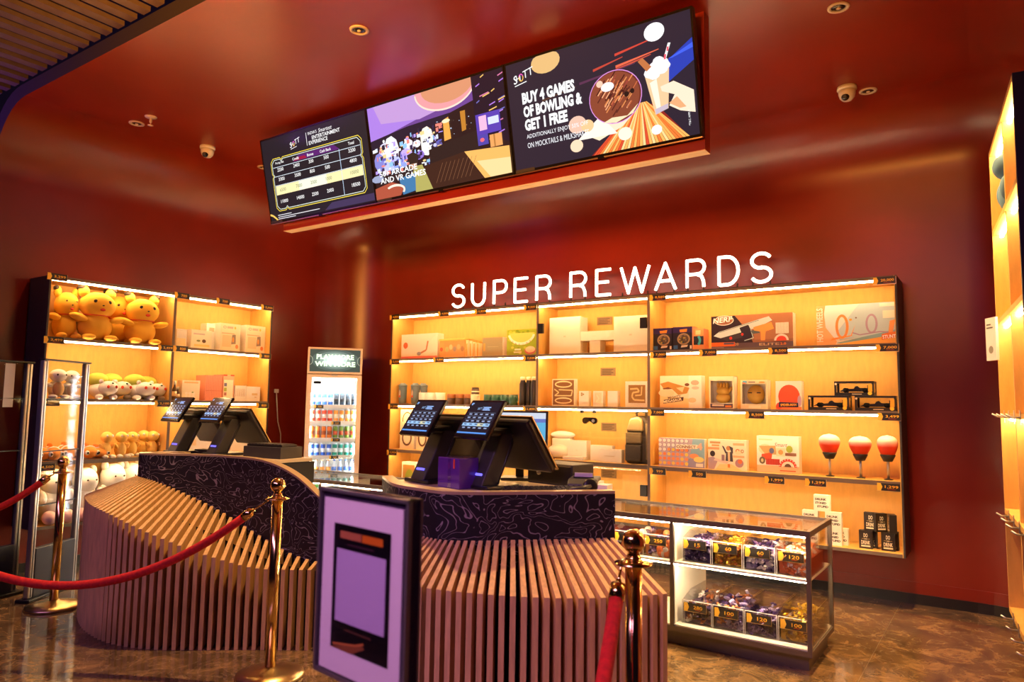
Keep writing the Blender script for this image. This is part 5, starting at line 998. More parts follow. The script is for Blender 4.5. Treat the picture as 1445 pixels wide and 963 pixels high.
for r_, c_ in ((1, (.055, .075, .062)), (.82, (.10, .135, .115)), (.66, (.19, .25, .21)), (.50, (.36, .46, .40)), (.34, (.66, .82, .74))): pr.oval(W2*.5, H2*.52, W2*.47*r_, H2*.49*r_, c_, 28)
pr.text('PLAY MORE', W2*.5, H2*.56, H2*.22, (.80, 1, .62), w=W2*.74, al='c', bold=.03); pr.text('WIN MORE', W2*.5, H2*.24, H2*.22, (.80, 1, .62), w=W2*.80, al='c', bold=.03)
pr.ring(.0, H2*.5, W2*.06, H2*.2, .003, (.35, .35, .25), 12, -90, 90); pr.ring(W2, H2*.5, W2*.06, H2*.2, .003, (.35, .35, .25), 12, 90, 270)
shift(pr, -W2/2, 1.645).build('lit_sign', 'fridge_sign', hd)
dr = MB(); g = .045
dr.box(-hw, -hw+g, 0, .03, .14, 1.615).box(hw-g, hw, 0, .03, .14, 1.615).box(-hw+g, hw-g, 0, .03, 1.585, 1.615).box(-hw+g, hw-g, 0, .03, .14, .20)
d_ = dr.build('door', 'fridge_body', t)
MB().box(-hw+g, hw-g, .01, .014, .20, 1.585).build('door_glass', 'clear_glass', d_)
MB().box(-.03, .03, -.006, .0, 1.606, 1.622).build('latch', 'aluminium', d_)
MB().box(-hw+g+.02, -hw+g+.09, .006, .0095, 1.525, 1.55).build('temperature_display', 'black_gloss', d_)
MB().box(-hw+.01, hw-.01, .04, fd-.03, 0, .06).build('plinth', 'black_plastic', t)
for sx in (-1, 1):
    a_, c_ = sorted((sx*(hw-k-.007), sx*(hw-k-.001))); MB().box(a_, c_, .045, .085, .2, 1.55).build('light_tube', 'fridge_led', t)
MB().box(-hw+.06, hw-.06, .05, .07, 1.56, 1.575).build('light_tube', 'fridge_led', t)
rows = [1.315, 1.155, .99, .82, .655, .49]
for z in rows: 
    s = MB().box(-hw+k, hw-k, .05, fd-.03, z-.008, z).build('shelf', 'white_plastic', t); MB().box(-hw+k, hw-k, .042, .05, z-.03, z+.006).build('price_rail', 'white_plastic', s)
def can_mesh(col, cap, tall, stripe):
    c = MB(); r = .0235; h_ = tall
    c.lathe([(r*.8, 0), (r, .006), (r, h_*.93)], 14, col=col); c.lathe([(r, h_*.93), (r*.82, h_), (.002, h_)], 14, col=cap)
    c.lathe([(r+.0004, h_*.28), (r+.0004, h_*.62)], 14, col=stripe); return c.mesh('can', 'print', True)
def bottle_mesh(col, cap, h_):
    c = MB(); r = .0235
    c.lathe([(r*.85, 0), (r, .006), (r, h_*.55), (r*.45, h_*.82), (r*.42, h_*.9)], 14, col=col); c.lathe([(r*.5, h_*.9), (r*.5, h_), (.002, h_)], 12, col=cap); c.lathe([(r+.0004, h_*.15), (r+.0004, h_*.45)], 14, col=cap); return c.mesh('bottle', 'print', True)
SV = (.7, .72, .75)
kinds = [[((.10, .28, .70), SV, (.80, .85, .95)), ((.03, .06, .10), (.15, .4, .85), (.05, .05, .06))], [((.85, .16, .08), SV, (.92, .80, .72)), ((.92, .45, .10), SV, (.95, .88, .7))], [((.78, .26, .03), (.5, .2, .05), (.35, .10, .02)), ((.20, .32, .04), (.2, .3, .1), (.55, .12, .05))], [((.06, .18, .60), SV, (.75, .82, .95)), ((.04, .36, .28), SV, (.85, .9, .9))], None, None]
names = ['top', 'second', 'third', 'fourth', 'fifth', 'lowest']
cword = [('blue and white', 'black and blue'), ('red and white', 'orange and white'), ('brown-orange', 'dark green'), ('deep blue', 'teal green'), ('orange-capped', 'blue-capped'), ('green-capped', 'white-capped')]
for ri, z in enumerate(rows):
    for half in (0, 1):
        if kinds[ri]: me = can_mesh(kinds[ri][half][0], kinds[ri][half][1], .118, kinds[ri][half][2])
        else: me = bottle_mesh((.80, .84, .88), [(.85, .45, .12), (.12, .3, .75), (.2, .55, .15), (.85, .85, .85)][(ri-4)*2+half], .125)
        for q in range(4):
            lx = -hw+.066+(fw-.132)/7*(half*4+q); wp = Matrix.Translation(fc) @ Matrix.Rotation(frot, 4, 'Z') @ Vector((lx, .09, z+.0005))
            cn = obj('drink_can' if kinds[ri] else 'drink_bottle', me); cn.location = wp
            tag(cn, '%s drink %s on the %s fridge shelf, %s from the left' % (cword[ri][half], 'can' if kinds[ri] else 'bottle', names[ri], ['first', 'second', 'third', 'fourth', 'fifth', 'sixth', 'seventh', 'eighth'][half*4+q]), 'can' if kinds[ri] else 'bottle', 'drinks on the %s fridge shelf' % names[ri])
for z, s, u, wh in ((rows[0], '120', -.14, 'at the left of the top row'), (rows[1], '150', .03, 'under the second row'), (rows[2], '150', .03, 'under the third row'), (rows[3], '200', .02, 'under the fourth row')):
    wp = Matrix.Translation(fc) @ Matrix.Rotation(frot, 4, 'Z') @ Vector((u, .036, z-.014)); price(s, wp, frot, 'on the fridge rail '+wh, .62)
# white cord on the red wall
x = onX(393, 548, XW+.012); t = thing('wall_cord', 'thin white cord hanging from a plug on the red wall beside the fridge', 'cord', (XW, 0, 0))
pts = [onX(a_, b_2, XW+.015)-Vector((XW, 0, 0)) for a_, b_2 in ((390, 552), (391, 575), (392, 595), (396, 612), (396, 630), (395, 660), (394, 690))]
MB().tube(pts, .006, 8).build('cable', 'cable_white', t, True); p = pts[0]; MB().box(.0, .03, p.y-.02, p.y+.02, p.z-.02, p.z+.02).build('plug', 'cable_white', t, bevel=.004)

# ================================================================== glass showcases
YC, DC, ZTP = 3.98, .57, .718
def showcase(x0, x1, label):
    t = thing('showcase', label, 'showcase', (x0, YC, 0), 0, 'low glass showcases'); Ln = x1-x0; p_ = .022
    MB().box(.03, Ln-.03, .06, DC-.04, 0, .085).build('plinth', 'case_frame', t); MB().box(0, Ln, 0, DC, .085, .112).build('base', 'case_frame', t)
    MB().box(.01, Ln-.01, .01, DC-.01, .112, .118).build('floor_board', 'white_board', t)
    for px in (0, Ln/2-p_/2, Ln-p_):
        for y in ((0, DC-p_) if px != Ln/2-p_/2 else (0,)): MB().box(px, px+p_, y, y+p_, .112, ZTP-.028).build('post', 'case_frame', t)
    MB().box(Ln/2-.008, Ln/2+.008, p_, DC-p_, .118, ZTP-.03).build('partition', 'white_board', t)
    fr = MB(); fr.box(0, Ln, 0, p_, ZTP-.03, ZTP).box(0, Ln, DC-p_, DC, ZTP-.03, ZTP).box(0, p_, p_, DC-p_, ZTP-.03, ZTP).box(Ln-p_, Ln, p_, DC-p_, ZTP-.03, ZTP); fr.build('top_frame', 'case_frame', t)
    MB().box(p_, Ln-p_, p_, DC-p_, ZTP-.010, ZTP-.003).build('top_glass', 'clear_glass', t)
    MB().box(p_, Ln/2-p_/2, .008, .013, .112, ZTP-.03).build('front_glass', 'clear_glass', t); MB().box(Ln/2+p_/2, Ln-p_, .008, .013, .112, ZTP-.03).build('front_glass', 'clear_glass', t)
    for px in (.008, Ln-.013): MB().box(px, px+.005, p_, DC-p_, .112, ZTP-.03).build('side_glass', 'clear_glass', t)
    for a_, c_ in ((.012, Ln/2-.01), (Ln/2+.01, Ln-.012)):
        s = MB().box(a_, c_, .02, DC-.02, .455, .465).build('shelf', 'white_board', t); MB().box(a_, c_, .016, .02, .455, .467).build('shelf_trim', 'white_plastic', s); MB().box(a_+.01, c_-.01, .022, .032, .449, .4545).build('led_strip', 'case_led', s)
    for a_, c_ in ((.03, Ln/2-.02), (Ln/2+.02, Ln-.03)): MB().box(a_, c_, .026, .036, ZTP-.040, ZTP-.031).build('led_strip', 'case_led', t)
showcase(-5.36, -3.862, 'glass showcase behind the left counter in front of the drinks fridge')
showcase(-3.86, -2.362, 'glass showcase between the two counters, mostly hidden by the tills')
showcase(-2.36, -.855, 'lit glass showcase of sweets at the right, its end free-standing')
def sweets(x0, x1, y0, y1, z0, z1, n_, mats, seed, parent_label, size=.021, ball=False):
    rd = random.Random(seed); groups = {}
    for q in range(n_):
        m_ = rd.choice(mats); mb = groups.setdefault(m_, MB())
        f_ = rd.random() < .6                            # most lie against the front wall where they show, the rest on top of the heap
        c = Vector((rd.uniform(x0+.02, x1-.02), rd.uniform(y0+.014, y0+.045) if f_ else rd.uniform(y0+.02, y1-.02), z0+.012+(z1-z0-.012)*(rd.random() if f_ else rd.uniform(.75, 1.1))))
        M = Matrix.Rotation(rd.uniform(0, 6.3), 4, 'Z') @ Matrix.Rotation(rd.uniform(-.8, .8), 4, 'X') @ Matrix.Rotation(rd.uniform(-.8, .8), 4, 'Y'); s = size*rd.uniform(.7, 1.2)
        if ball: mb.ell(c, (s, s, s), 8, 6); continue
        vs = [c+M @ Vector(v) for v in ((-s*.55, -s*.4, -s*.25), (s*.55, -s*.4, -s*.25), (s*.55, s*.4, -s*.2), (-s*.55, s*.4, -s*.2), (-s*.45, -s*.3, s*.3), (s*.45, -s*.3, s*.3), (s*.45, s*.3, s*.32), (-s*.45, s*.3, s*.28), (-s*1.1, -s*.35, .05*s), (-s*1.1, s*.35, -.05*s), (s*1.1, -s*.35, -.1*s), (s*1.1, s*.35, .1*s))]
        mb.add(vs, [(0, 3, 2, 1), (4, 5, 6, 7), (0, 1, 5, 4), (2, 3, 7, 6), (0, 4, 7, 3), (1, 2, 6, 5), (0, 8, 9, 3), (4, 8, 9, 7), (1, 10, 11, 2), (5, 10, 11, 6)])
    # a solid heap fills the volume below the loose sweets
    hm = MB().box(x0+.006, x1-.006, y0+.03, y1-.006, z0+.001, z0+(z1-z0)*.78)
    vs, fs, mi, names_ = [], [], [], []
    for m_, mb in list(groups.items())+[(mats[0], hm)]:
        o = len(vs); vs += mb.v; fs += [tuple(i+o for i in f) for f in mb.f]
        if m_ not in names_: names_.append(m_)
        mi += [names_.index(m_)]*len(mb.f)
    me = bpy.data.meshes.new('sweets'); me.from_pydata(vs, [], fs); [me.materials.append(MATS[m_]) for m_ in names_]; me.polygons.foreach_set('material_index', mi)
    o = obj('sweets', me); o['kind'] = 'stuff'; tag(o, parent_label, 'sweets', 'loose sweets in acrylic bins'); return o
def bin_(x0, x1, y0, y1, z, hf, hb, label, txt, tlabel, n_, mats, seed, slabel, **kw):
    t = thing('sweet_bin', label, 'bin', ((x0+x1)/2, y0, z), 0, 'clear acrylic sweet bins'); wx = (x1-x0)/2; d = y1-y0; e = .003
    MB().box(-wx, wx, 0, d, 0, e).build('bottom', 'acrylic', t); MB().box(-wx, wx, 0, e, e, hf).build('front_wall', 'acrylic', t); MB().box(-wx, wx, d-e, d, e, hb).build('back_wall', 'acrylic', t)
    for s in (-1, 1):
        a_, c_ = sorted((s*wx, s*(wx-e))); MB().prism([(e, e), (d-e, e), (d-e, hb), (d*.35, hb), (e, hf)], a_, c_, 'x').build('side_wall', 'acrylic', t)
    ed = MB(); ed.box(-wx, wx, -.0006, .0035, hf-.003, hf+.0006).box(-wx, wx, -.0006, .001, 0, .003).box(-wx-.0004, -wx+.003, -.0006, .001, 0, hf).box(wx-.003, wx+.0004, -.0006, .001, 0, hf); ed.build('edge', 'white_plastic', t)
    price(txt, ((x0+x1)/2-.008, y0-.004, z+hf-.034), 0, tlabel, .93)
    sweets(x0, x1, y0, y1, z+.003, z+hf*kw.pop('fill', .8), n_, mats, seed, slabel, **kw)
bw = .168; X0 = -1.588
for i, (txt, mats, desc, n_) in enumerate((('15', ['purple_foil', 'purple_foil', 'lilac_foil'], 'dark purple', 170), ('60', ['gold_foil', 'gold_foil', 'copper_foil'], 'gold', 170), ('60', ['lilac_foil', 'purple_foil', 'pearl'], 'lilac and white', 150), ('120', ['orange_candy', 'orange_candy', 'pearl'], 'orange', 150))):
    wd = ('first', 'second', 'third', 'fourth')[i]; a_ = X0+.022+i*.1755
    bin_(a_, a_+bw, YC+.06, YC+.43, .4655, .135, .165, 'clear acrylic bin of %s sweets on the upper showcase shelf' % desc, txt, 'on the %s upper bin' % wd, n_, mats, 10+i, 'loose %s wrapped sweets in the %s upper bin' % (desc, wd), fill=.86)
for i, (txt, mats, desc, n_, fill) in enumerate((('280', ['purple_foil', 'copper_foil', 'pearl', 'brown_candy'], 'mixed purple and copper', 110, .9), ('100', ['purple_foil', 'lilac_foil', 'copper_foil'], 'purple and orange-brown', 130, 1.0), ('120', ['purple_foil', 'lilac_foil', 'purple_foil'], 'dark violet', 150, .7), ('100', ['gold_foil', 'gold_foil', 'brown_candy'], 'bright gold', 170, .9))):
    wd = ('first', 'second', 'third', 'fourth')[i]; a_ = X0+.016+i*.178
    bin_(a_, a_+.172, YC+.07, YC+.46, .1185, .13, .165, 'clear acrylic bin of %s sweets on the showcase floor' % desc, txt, 'on the %s lower bin' % wd, n_, mats, 30+i, 'loose %s wrapped sweets in the %s lower bin' % (desc, wd), fill=fill)
for i, (txt, desc) in enumerate((('250', 'red and white'), ('180', 'pink and white'))):
    a_ = -1.62-.19-i*.20; bin_(a_, a_+.18, YC+.06, YC+.43, .4655, .13, .16, 'clear acrylic bin of %s balls left of the showcase post' % desc, txt, 'left of the showcase centre post, bin %s' % ('nearest the post', 'beside the counter')[i], 34, ['orange_candy', 'pearl', 'purple_foil'], 50+i, 'loose %s round sweets in a bin left of the post' % desc, size=.024, ball=True, fill=.7)

# ================================================================== slatted service counters
def interp(tab, u):
    """tab rows of equal spacing: smooth (Catmull-Rom) interpolation, u in 0..1"""
    n_ = len(tab)-1; x = min(max(u, 0), 1)*n_; i = min(int(x), n_-1); f = x-i
    g = lambda j: tab[min(max(j, 0), n_)]
    return [.5*(2*b_+(c_-a_)*f+(2*a_-5*b_+4*c_-d_)*f*f+(3*b_-a_-3*c_+d_)*f**3) for a_, b_, c_, d_ in zip(g(i-1), g(i), g(i+1), g(i+2))]
def counter(label, tab, loc, nslat, th, work, curl=None):
    # rows: outer x, outer y, panel x, panel y, z of outer slat top, z of panel foot, z of rim
    t = thing('service_counter', label, 'counter', (loc[0], loc[1], 0)); ox, oy = loc
    N_ = 240; dense = [interp(tab, k_/N_) for k_ in range(N_+1)]
    L_ = [0]
    for a_, b_ in zip(dense, dense[1:]): L_.append(L_[-1]+math.hypot(b_[0]-a_[0], b_[1]-a_[1]))
    for k_ in range(nslat):                             # equal spacing along the foot of the counter
        s = L_[-1]*(k_+.5)/nslat; i = max(j for j in range(N_) if L_[j] <= s); f = (s-L_[i])/(L_[i+1]-L_[i]+1e-9)
        r = [a_+(b_-a_)*f for a_, b_ in zip(dense[i], dense[i+1])]
        O, P = Vector((r[0]-ox, r[1]-oy, 0)), Vector((r[2]-ox, r[3]-oy, 0)); d = (P-O); n_ = Vector((-d.y, d.x, 0)).normalized()*th/2; ln = d.length; dn = d.normalized()
        # keep the slat front edge square
        pts = [(0, 0), (0, r[4]), (ln-.002, r[5]), (ln-.002, r[5]-.10), (.12 if ln > .14 else ln*.8, .0)]
        i2 = min(i+4, N_); i1 = max(i-4, 0); gi = math.hypot(dense[i2][2]-dense[i1][2], dense[i2][3]-dense[i1][3])*L_[-1]/nslat/max(1e-6, L_[i2]-L_[i1])   # room left at the panel
        kin = min(1, .55*gi/th)
        vs = [O+dn*u+Vector((0, 0, v))+s_*n_*(1+(kin-1)*u/ln) for s_ in (-1, 1) for u, v in pts]; m_ = len(pts)
        MB().add(vs, [tuple(range(m_-1, -1, -1)), tuple(range(m_, 2*m_))]+[(i_, (i_+1) % m_, (i_+1) % m_+m_, i_+m_) for i_ in range(m_)]).build('slat', 'pine_slat', t)
    def wall(fn, z0f, z1f, nm, mat, thick=0, src=dense):
        pts = [Vector((*fn(r), 0)) for r in src]; vs, fs = [], []
        for i, r in enumerate(src):
            p = pts[i]; tg = (pts[min(i+1, len(pts)-1)]-pts[max(i-1, 0)]).normalized(); nn = Vector((-tg.y, tg.x, 0))*thick
            for a_ in ((p, p+nn) if thick else (p,)): vs += [(a_.x-ox, a_.y-oy, z0f(r)), (a_.x-ox, a_.y-oy, z1f(r))]
        m_ = 4 if thick else 2
        for i in range(len(src)-1):
            o = i*m_; q = o+m_
            if thick: fs += [(o, q, q+1, o+1), (o+1, q+1, q+3, o+3), (o+3, q+3, q+2, o+2), (o+2, q+2, q, o)]
            else: fs.append((o, q, q+1, o+1))
        if thick: e = (len(src)-1)*m_; fs += [(0, 1, 3, 2), (e, e+2, e+3, e+1)]
        return MB().add(vs, fs).build(nm, mat, t)
    wall(lambda r: (r[0]*.45+r[2]*.55, r[1]*.45+r[3]*.55), lambda r: 0, lambda r: r[4]*.45+r[5]*.55-.03, 'backing', 'matt_black')
    src = dense
    if curl: src = [[*r0[:2], *c_, *r0[4:]] for r0 in (dense[0],) for c_ in curl]+dense
    wall(lambda r: (r[2], r[3]), lambda r: r[5]-.12 if r[5] > .3 else .1, lambda r: r[6]-.012, 'front_panel', 'contour_laminate', .05, src)
    wall(lambda r: (r[2], r[3]), lambda r: r[6]-.012, lambda r: r[6], 'rim', 'rim_edge', .05, src)
    MB().prism([(x-ox, y-oy) for x, y in work], .955, .975, 'z').build('worktop', 'counter_top', t)
    MB().prism([(x-ox+.0, y-oy+.02) for x, y in work[1:-1]], .02, .95, 'z').build('inner_cabinet', 'matt_black', t)
    return t
LT = [(-5.02, 2.62, -4.70, 2.60, .73, .86, 1.0), (-4.98, 2.36, -4.685, 2.53, .727, .855, 1.0), (-4.60, 2.18, -4.63, 2.50, .72, .85, 1.0), (-4.20, 2.115, -4.52, 2.56, .695, .82, 1.0), (-3.90, 2.18, -4.36, 2.66, .615, .75, 1.0), (-3.66, 2.335, -4.10, 2.745, .515, .655, 1.0), (-3.45, 2.50, -3.72, 2.765, .440, .545, .990), (-3.29, 2.615, -3.42, 2.765, .428, .475, .920), (-3.15, 2.72, -3.18, 2.80, .427, .45, .775), (-3.02, 2.83, -3.05, 2.92, .427, .45, .66)]
counter('slatted wooden counter with black contour-line panel at the left, its rim sweeping down', LT, (-4.0, 2.6), 53, .021,
        [(-4.63, 2.56), (-4.36, 2.72), (-4.10, 2.80), (-3.86, 2.82), (-3.82, 2.90), (-3.82, 3.22), (-4.9, 3.22), (-4.75, 2.75)], curl=[(-4.52, 2.78), (-4.60, 2.77), (-4.67, 2.70)])
RT = [(-2.62, 2.42, -2.48, 2.52, .66, .81, 1.0), (-2.36, 2.20, -2.20, 2.31, .66, .81, 1.0), (-2.08, 2.09, -1.99, 2.255, .66, .81, 1.0), (-1.86, 2.085, -1.86, 2.245, .66, .81, 1.0), (-1.66, 2.13, -1.745, 2.315, .66, .81, 1.0), (-1.45, 2.215, -1.62, 2.44, .66, .81, 1.0), (-1.25, 2.35, -1.50, 2.56, .66, .81, 1.0), (-1.05, 2.585, -1.345, 2.725, .66, .81, 1.0)]
counter('slatted wooden counter with black contour-line panel at the front right', RT, (-1.9, 2.4), 45, .021,
        [(-2.46, 2.57), (-2.18, 2.37), (-1.98, 2.31), (-1.86, 2.30), (-1.74, 2.385), (-1.50, 2.63), (-1.375, 2.745), (-1.55, 3.10), (-2.35, 3.10)])
TOPZ = .975

# ================================================================== tills
def pos(label, loc, rotz):
    t = thing('till', label, 'till', loc, rotz, 'black tills with twin screens')
    MB().prism([(-.10, 0), (.10, 0), (.10, .018), (-.10, .018)], -.06, .14).build('foot', 'black_plastic', t, bevel=.006)
    st = MB().prism([(-.055, .015), (.045, .015), (.135, .20), (.120, .245), (.062, .245)], -.055, .055, 'x').build('stand', 'graphite', t, bevel=.006)
    MB().box(-.03, .03, -.001, .004, .0, .010, M=Matrix.Translation((0, -.036, .060)) @ Matrix.Rotation(R_(-27), 4, 'X')).build('status_light', 'blue_led', st)
    MB().box(-.05, .05, .0, .15, .232, .268).build('hinge', 'black_plastic', t, bevel=.01)
    M2 = Matrix.Translation((0, -.085, .226)) @ Matrix.Rotation(R_(-33), 4, 'X'); wd, hg = .235, .20      # customer screen: leans back, faces -y
    MB().box(-wd/2, wd/2, 0, .018, 0, hg, M=M2).build('customer_screen', 'black_gloss', t, bevel=.004)
    pr = PR(); pr.STEP = .00006; u0 = wd-.022; v0 = hg-.028; pr.rect(0, 0, u0, v0, (.010, .008, .016))
    pr.rect(.02*u0, .90*v0, .06*u0, .97*v0, (.25, .45, .9)); pr.rect(.07*u0, .93*v0, .09*u0, .97*v0, (.25, .45, .9)); pr.text('SHOTT', .30*u0, .76*v0, .07*v0, (.35, .55, .95), w=.13*u0); pr.rect(.455*u0, .74*v0, .460*u0, .86*v0, (.4, .6, 1))
    for j in range(3): pr.rect(.48*u0, (.74+.04*j)*v0, (.72-.04*(j % 2))*u0, (.768+.04*j)*v0, (.30, .48, .90))
    for r_ in range(5):
        y = (.60-.105*r_)*v0
        if r_ == 3: pr.rect(.06*u0, y-.03*v0, .95*u0, y+.055*v0, (.30, .52, .85)); pr.rect(.55*u0, y-.03*v0, .75*u0, y+.055*v0, (.62, .60, .38))
        for c_ in range(5): pr.rect((.11+.18*c_)*u0, y, (.20+.18*c_)*u0, y+.035*v0, (.30, .38, .62) if r_ != 3 else (.08, .12, .22))
        pr.rect(.06*u0, y+.062*v0, .95*u0, y+.068*v0, (.22, .26, .40))
    pr.rect(.02*u0, .025*v0, .98*u0, .065*v0, (.10, .30, .85)); shift(pr, -u0/2, .016); pr.v = [tuple(M2 @ Vector(v)) for v in pr.v]; pr.build('screen_image', 'screen', t)
    M3 = Matrix.Translation((0, .285, .085)) @ Matrix.Rotation(R_(35), 4, 'X'); wd, hg = .36, .285            # operator screen: back towards -y
    MB().box(-wd/2, wd/2, -.035, .0, 0, hg, M=M3).build('operator_screen', 'black_plastic', t, bevel=.012)
    MB().box(-wd/2-.004, wd/2+.004, .0, .008, -.004, hg+.004, M=M3).build('screen_bezel', 'brass_dull', t, bevel=.002)
    MB().tube([(.055, .04, .02), (.085, .03, .06), (.075, .09, .18), (.06, .12, .22)], .0035, 6).build('cable', 'black_plastic', t, True)
    return t
p = onZ(612, 689, TOPZ); pos('black till with twin screens on the right counter, left of the pair', (-2.29, 2.62, TOPZ), R_(-14))
pos('black till with twin screens on the right counter, right of the pair', (-1.935, 2.60, TOPZ), R_(-14))
pos('black till with twin screens on the left counter, left of the pair', (-4.80, 2.86, TOPZ), R_(-2))
pos('black till with twin screens on the left counter, right of the pair', (-4.43, 2.92, TOPZ), R_(-2))
t = thing('monitor', 'black monitor with a pale blue screen turned to the right, behind the tills', 'monitor', (-2.02, 3.02, TOPZ), R_(30))
MB().prism([(-.09, 0), (.09, 0), (.09, .015), (-.09, .015)], -.07, .07).build('foot', 'black_plastic', t, bevel=.005); MB().box(-.02, .02, .0, .025, .012, .22).build('stem', 'black_plastic', t)
M2 = Matrix.Translation((0, -.02, .16)) @ Matrix.Rotation(R_(-22), 4, 'X'); MB().box(-.14, .14, 0, .022, 0, .20, M=M2).build('screen_body', 'black_plastic', t, bevel=.005)
pr = PR().rect(-.127, .013, .127, .187, (.10, .38, .62)).rect(-.127, .155, .127, .187, (.55, .6, .7)).rect(-.127, .135, .127, .155, (.12, .16, .45)); pr.v = [tuple(M2 @ Vector(v)) for v in pr.v]; pr.build('screen_image', 'screen', t)
t = thing('acrylic_box', 'clear acrylic box with painted-in purple reflection between the two right-hand tills', 'box', (-2.055, 2.50, TOPZ), R_(-14))
MB().box(-.08, .08, 0, .11, 0, .135).build('body', 'reflected_purple', t, bevel=.004); MB().box(-.082, .082, -.002, .112, .1352, .142).build('lid', 'acrylic', t); MB().box(.04, .048, -.003, .0, .09, .13, M=Matrix.Rotation(0, 4, 'Y')).build('red_tab', 'red_plush', t); MB().box(-.002, .02, -.0022, -.0002, .0, .135).build('tape', 'acrylic', t)
t = thing('cash_drawer', 'black cash drawer with a round lock behind the right-hand till', 'cash drawer', (-1.79, 2.93, TOPZ), R_(-10))
MB().box(-.14, .14, 0, .16, 0, .10).build('body', 'graphite', t, bevel=.004); MB().box(-.135, .135, -.006, 0, .008, .092).build('drawer_front', 'black_plastic', t, bevel=.002); MB().lathe([(.012, 0), (.012, .006), (.006, .007)], 14, M=Matrix.Translation((-.06, -.006, .055)) @ Matrix.Rotation(R_(90), 4, 'X')).build('lock', 'aluminium', t, True)
t = thing('receipt_printer', 'low grey receipt printer on the right counter', 'printer', (-1.545, 2.80, TOPZ), R_(20))
MB().prism([(0, 0), (.16, 0), (.16, .055), (.03, .05), (0, .03)], -.065, .065, 'x').build('body', 'graphite', t, bevel=.006); MB().box(-.045, .045, .05, .07, .0535, .0575).build('paper_slot', 'matt_black', t); MB().box(-.04, .04, .056, .062, .055, .075).build('paper', 'white_paper', t)
t = thing('keyboard', 'black keyboard lying along the rim of the right counter', 'keyboard', (-1.60, 2.59, TOPZ), R_(43))
MB().prism([(0, 0), (.11, 0), (.11, .022), (0, .014)], -.17, .17, 'x').build('body', 'black_plastic', t, bevel=.003)
for r_ in range(4):
    for c_ in range(15): MB().box(-.162+.0218*c_, -.145+.0218*c_, .012+.023*r_, .030+.023*r_, .0125+.0017*r_, .022+.0017*r_).build('key', 'graphite', t)
t = thing('scanner', 'black hand scanner with a round head at the counter end', 'scanner', (-1.452, 2.715, TOPZ), R_(43))
MB().lathe([(.032, 0), (.032, .012), (.026, .016)], 18, M=Matrix.Translation((0, .02, .034)) @ Matrix.Rotation(R_(78), 4, 'X') @ Matrix.Rotation(0, 4, 'Z')).build('head', 'black_plastic', t, True); MB().tube([(-.10, .0, .016), (-.04, .01, .022), (0, .02, .034)], [.014, .015, .018], 10).build('handle', 'graphite', t, True); MB().tube([(-.10, 0, .014), (-.16, -.02, .008), (-.22, .01, .006), (-.25, .06, .006)], .004, 6).build('cable', 'black_plastic', t, True)
for i in range(3):
    t = thing('paper_stack', 'small stack of white slips on the right counter end, %s' % ('left', 'middle', 'right')[i], 'paper', (-1.60+.06*i, 2.93-.03*i, TOPZ), R_(5*i), 'white paper slips on the counter'); MB().box(-.035, .035, -.04, .04, 0, .03+.008*(i == 1)).build('slips', 'white_paper', t)
t = thing('cash_drawer', 'black cash drawer with keyboard on top beside the left-hand tills', 'cash drawer', (-4.02, 2.97, TOPZ), R_(8))
MB().box(-.165, .165, 0, .2, 0, .075).build('body', 'graphite', t, bevel=.004); MB().box(-.155, .155, .02, .16, .0755, .088).build('keyboard_top', 'black_plastic', t, bevel=.003)
for c_ in range(10): MB().box(-.148+.03*c_, -.125+.03*c_, .025, .15, .088, .093).build('key_row', 'graphite', t)
t = thing('card_reader', 'black cable tray lying between the two left-hand tills', 'tray', (-4.615, 2.95, TOPZ), 0); MB().box(-.09, .09, -.03, .04, 0, .03).build('tray', 'black_plastic', t, bevel=.004); MB().tube([(-.08, -.03, .02), (0, -.05, .012), (.09, -.02, .015)], .004, 6).build('cable', 'black_plastic', t, True)
p = onY(411, 690, 4.12); t = thing('sanitizer_bottle', 'small clear pump bottle on the glass showcase beside the left counter', 'bottle', (p.x, 4.12, ZTP)); 
MB().lathe([(.028, 0), (.030, .006), (.030, .09), (.016, .112), (.012, .118)], 16).build('body', 'acrylic', t, True); MB().lathe([(.026, .004), (.026, .07), (.002, .07)], 14).build('gel', 'white_plastic', t, True)
pm = MB().lathe([(.014, .116), (.014, .134), (.005, .136), (.005, .165), (.012, .166), (.012, .176), (.002, .177)], 14).build('pump', 'white_plastic', t, True); MB().tube([(0, 0, .171), (-.035, 0, .171), (-.04, 0, .162)], .005, 8).build('nozzle', 'white_plastic', pm, True)

# ================================================================== poster stand in the foreground
TL, TR = Vector((-1.220, 1.054, 0)), Vector((-.924, 1.013, 0)); sw = (TR-TL).length; srot = math.atan2(TR.y-TL.y, TR.x-TL.x); sc = (TL+TR)/2
t = thing('poster_stand', 'acrylic poster stand with a black notice in a pale border, in the foreground', 'sign stand', sc, srot); z0, z1 = .79, 1.168; h_ = z1-z0; hw = sw/2
bk = MB().box(-hw, hw, .006, .030, z0, z1).build('holder', 'reflected_purple', t, bevel=.002)
bk.data.materials[0] = pbr('holder_dark', (.035, .022, .05), .15)
fr = MB(); e = .007; fr.box(-hw, -hw+e, -.002, .033, z0, z1).box(hw-e, hw, -.002, .033, z0, z1).box(-hw, hw, -.002, .033, z1-e, z1).box(-hw, hw, -.002, .033, z0, z0+e); fr.build('frame', 'aluminium', t)
pp = MB().box(-hw+.018, hw-.018, .001, .0055, z0+.012, z1-.020).build('poster', 'white_paper', t)
pr = PR(); pw, ph = sw-.036, h_-.032; a_, c_, b_, d_ = .15*pw, .87*pw, .14*ph, .86*ph
pr.rect(a_, b_, c_, d_, (.012, .010, .016)); mw = c_-a_; mh = d_-b_
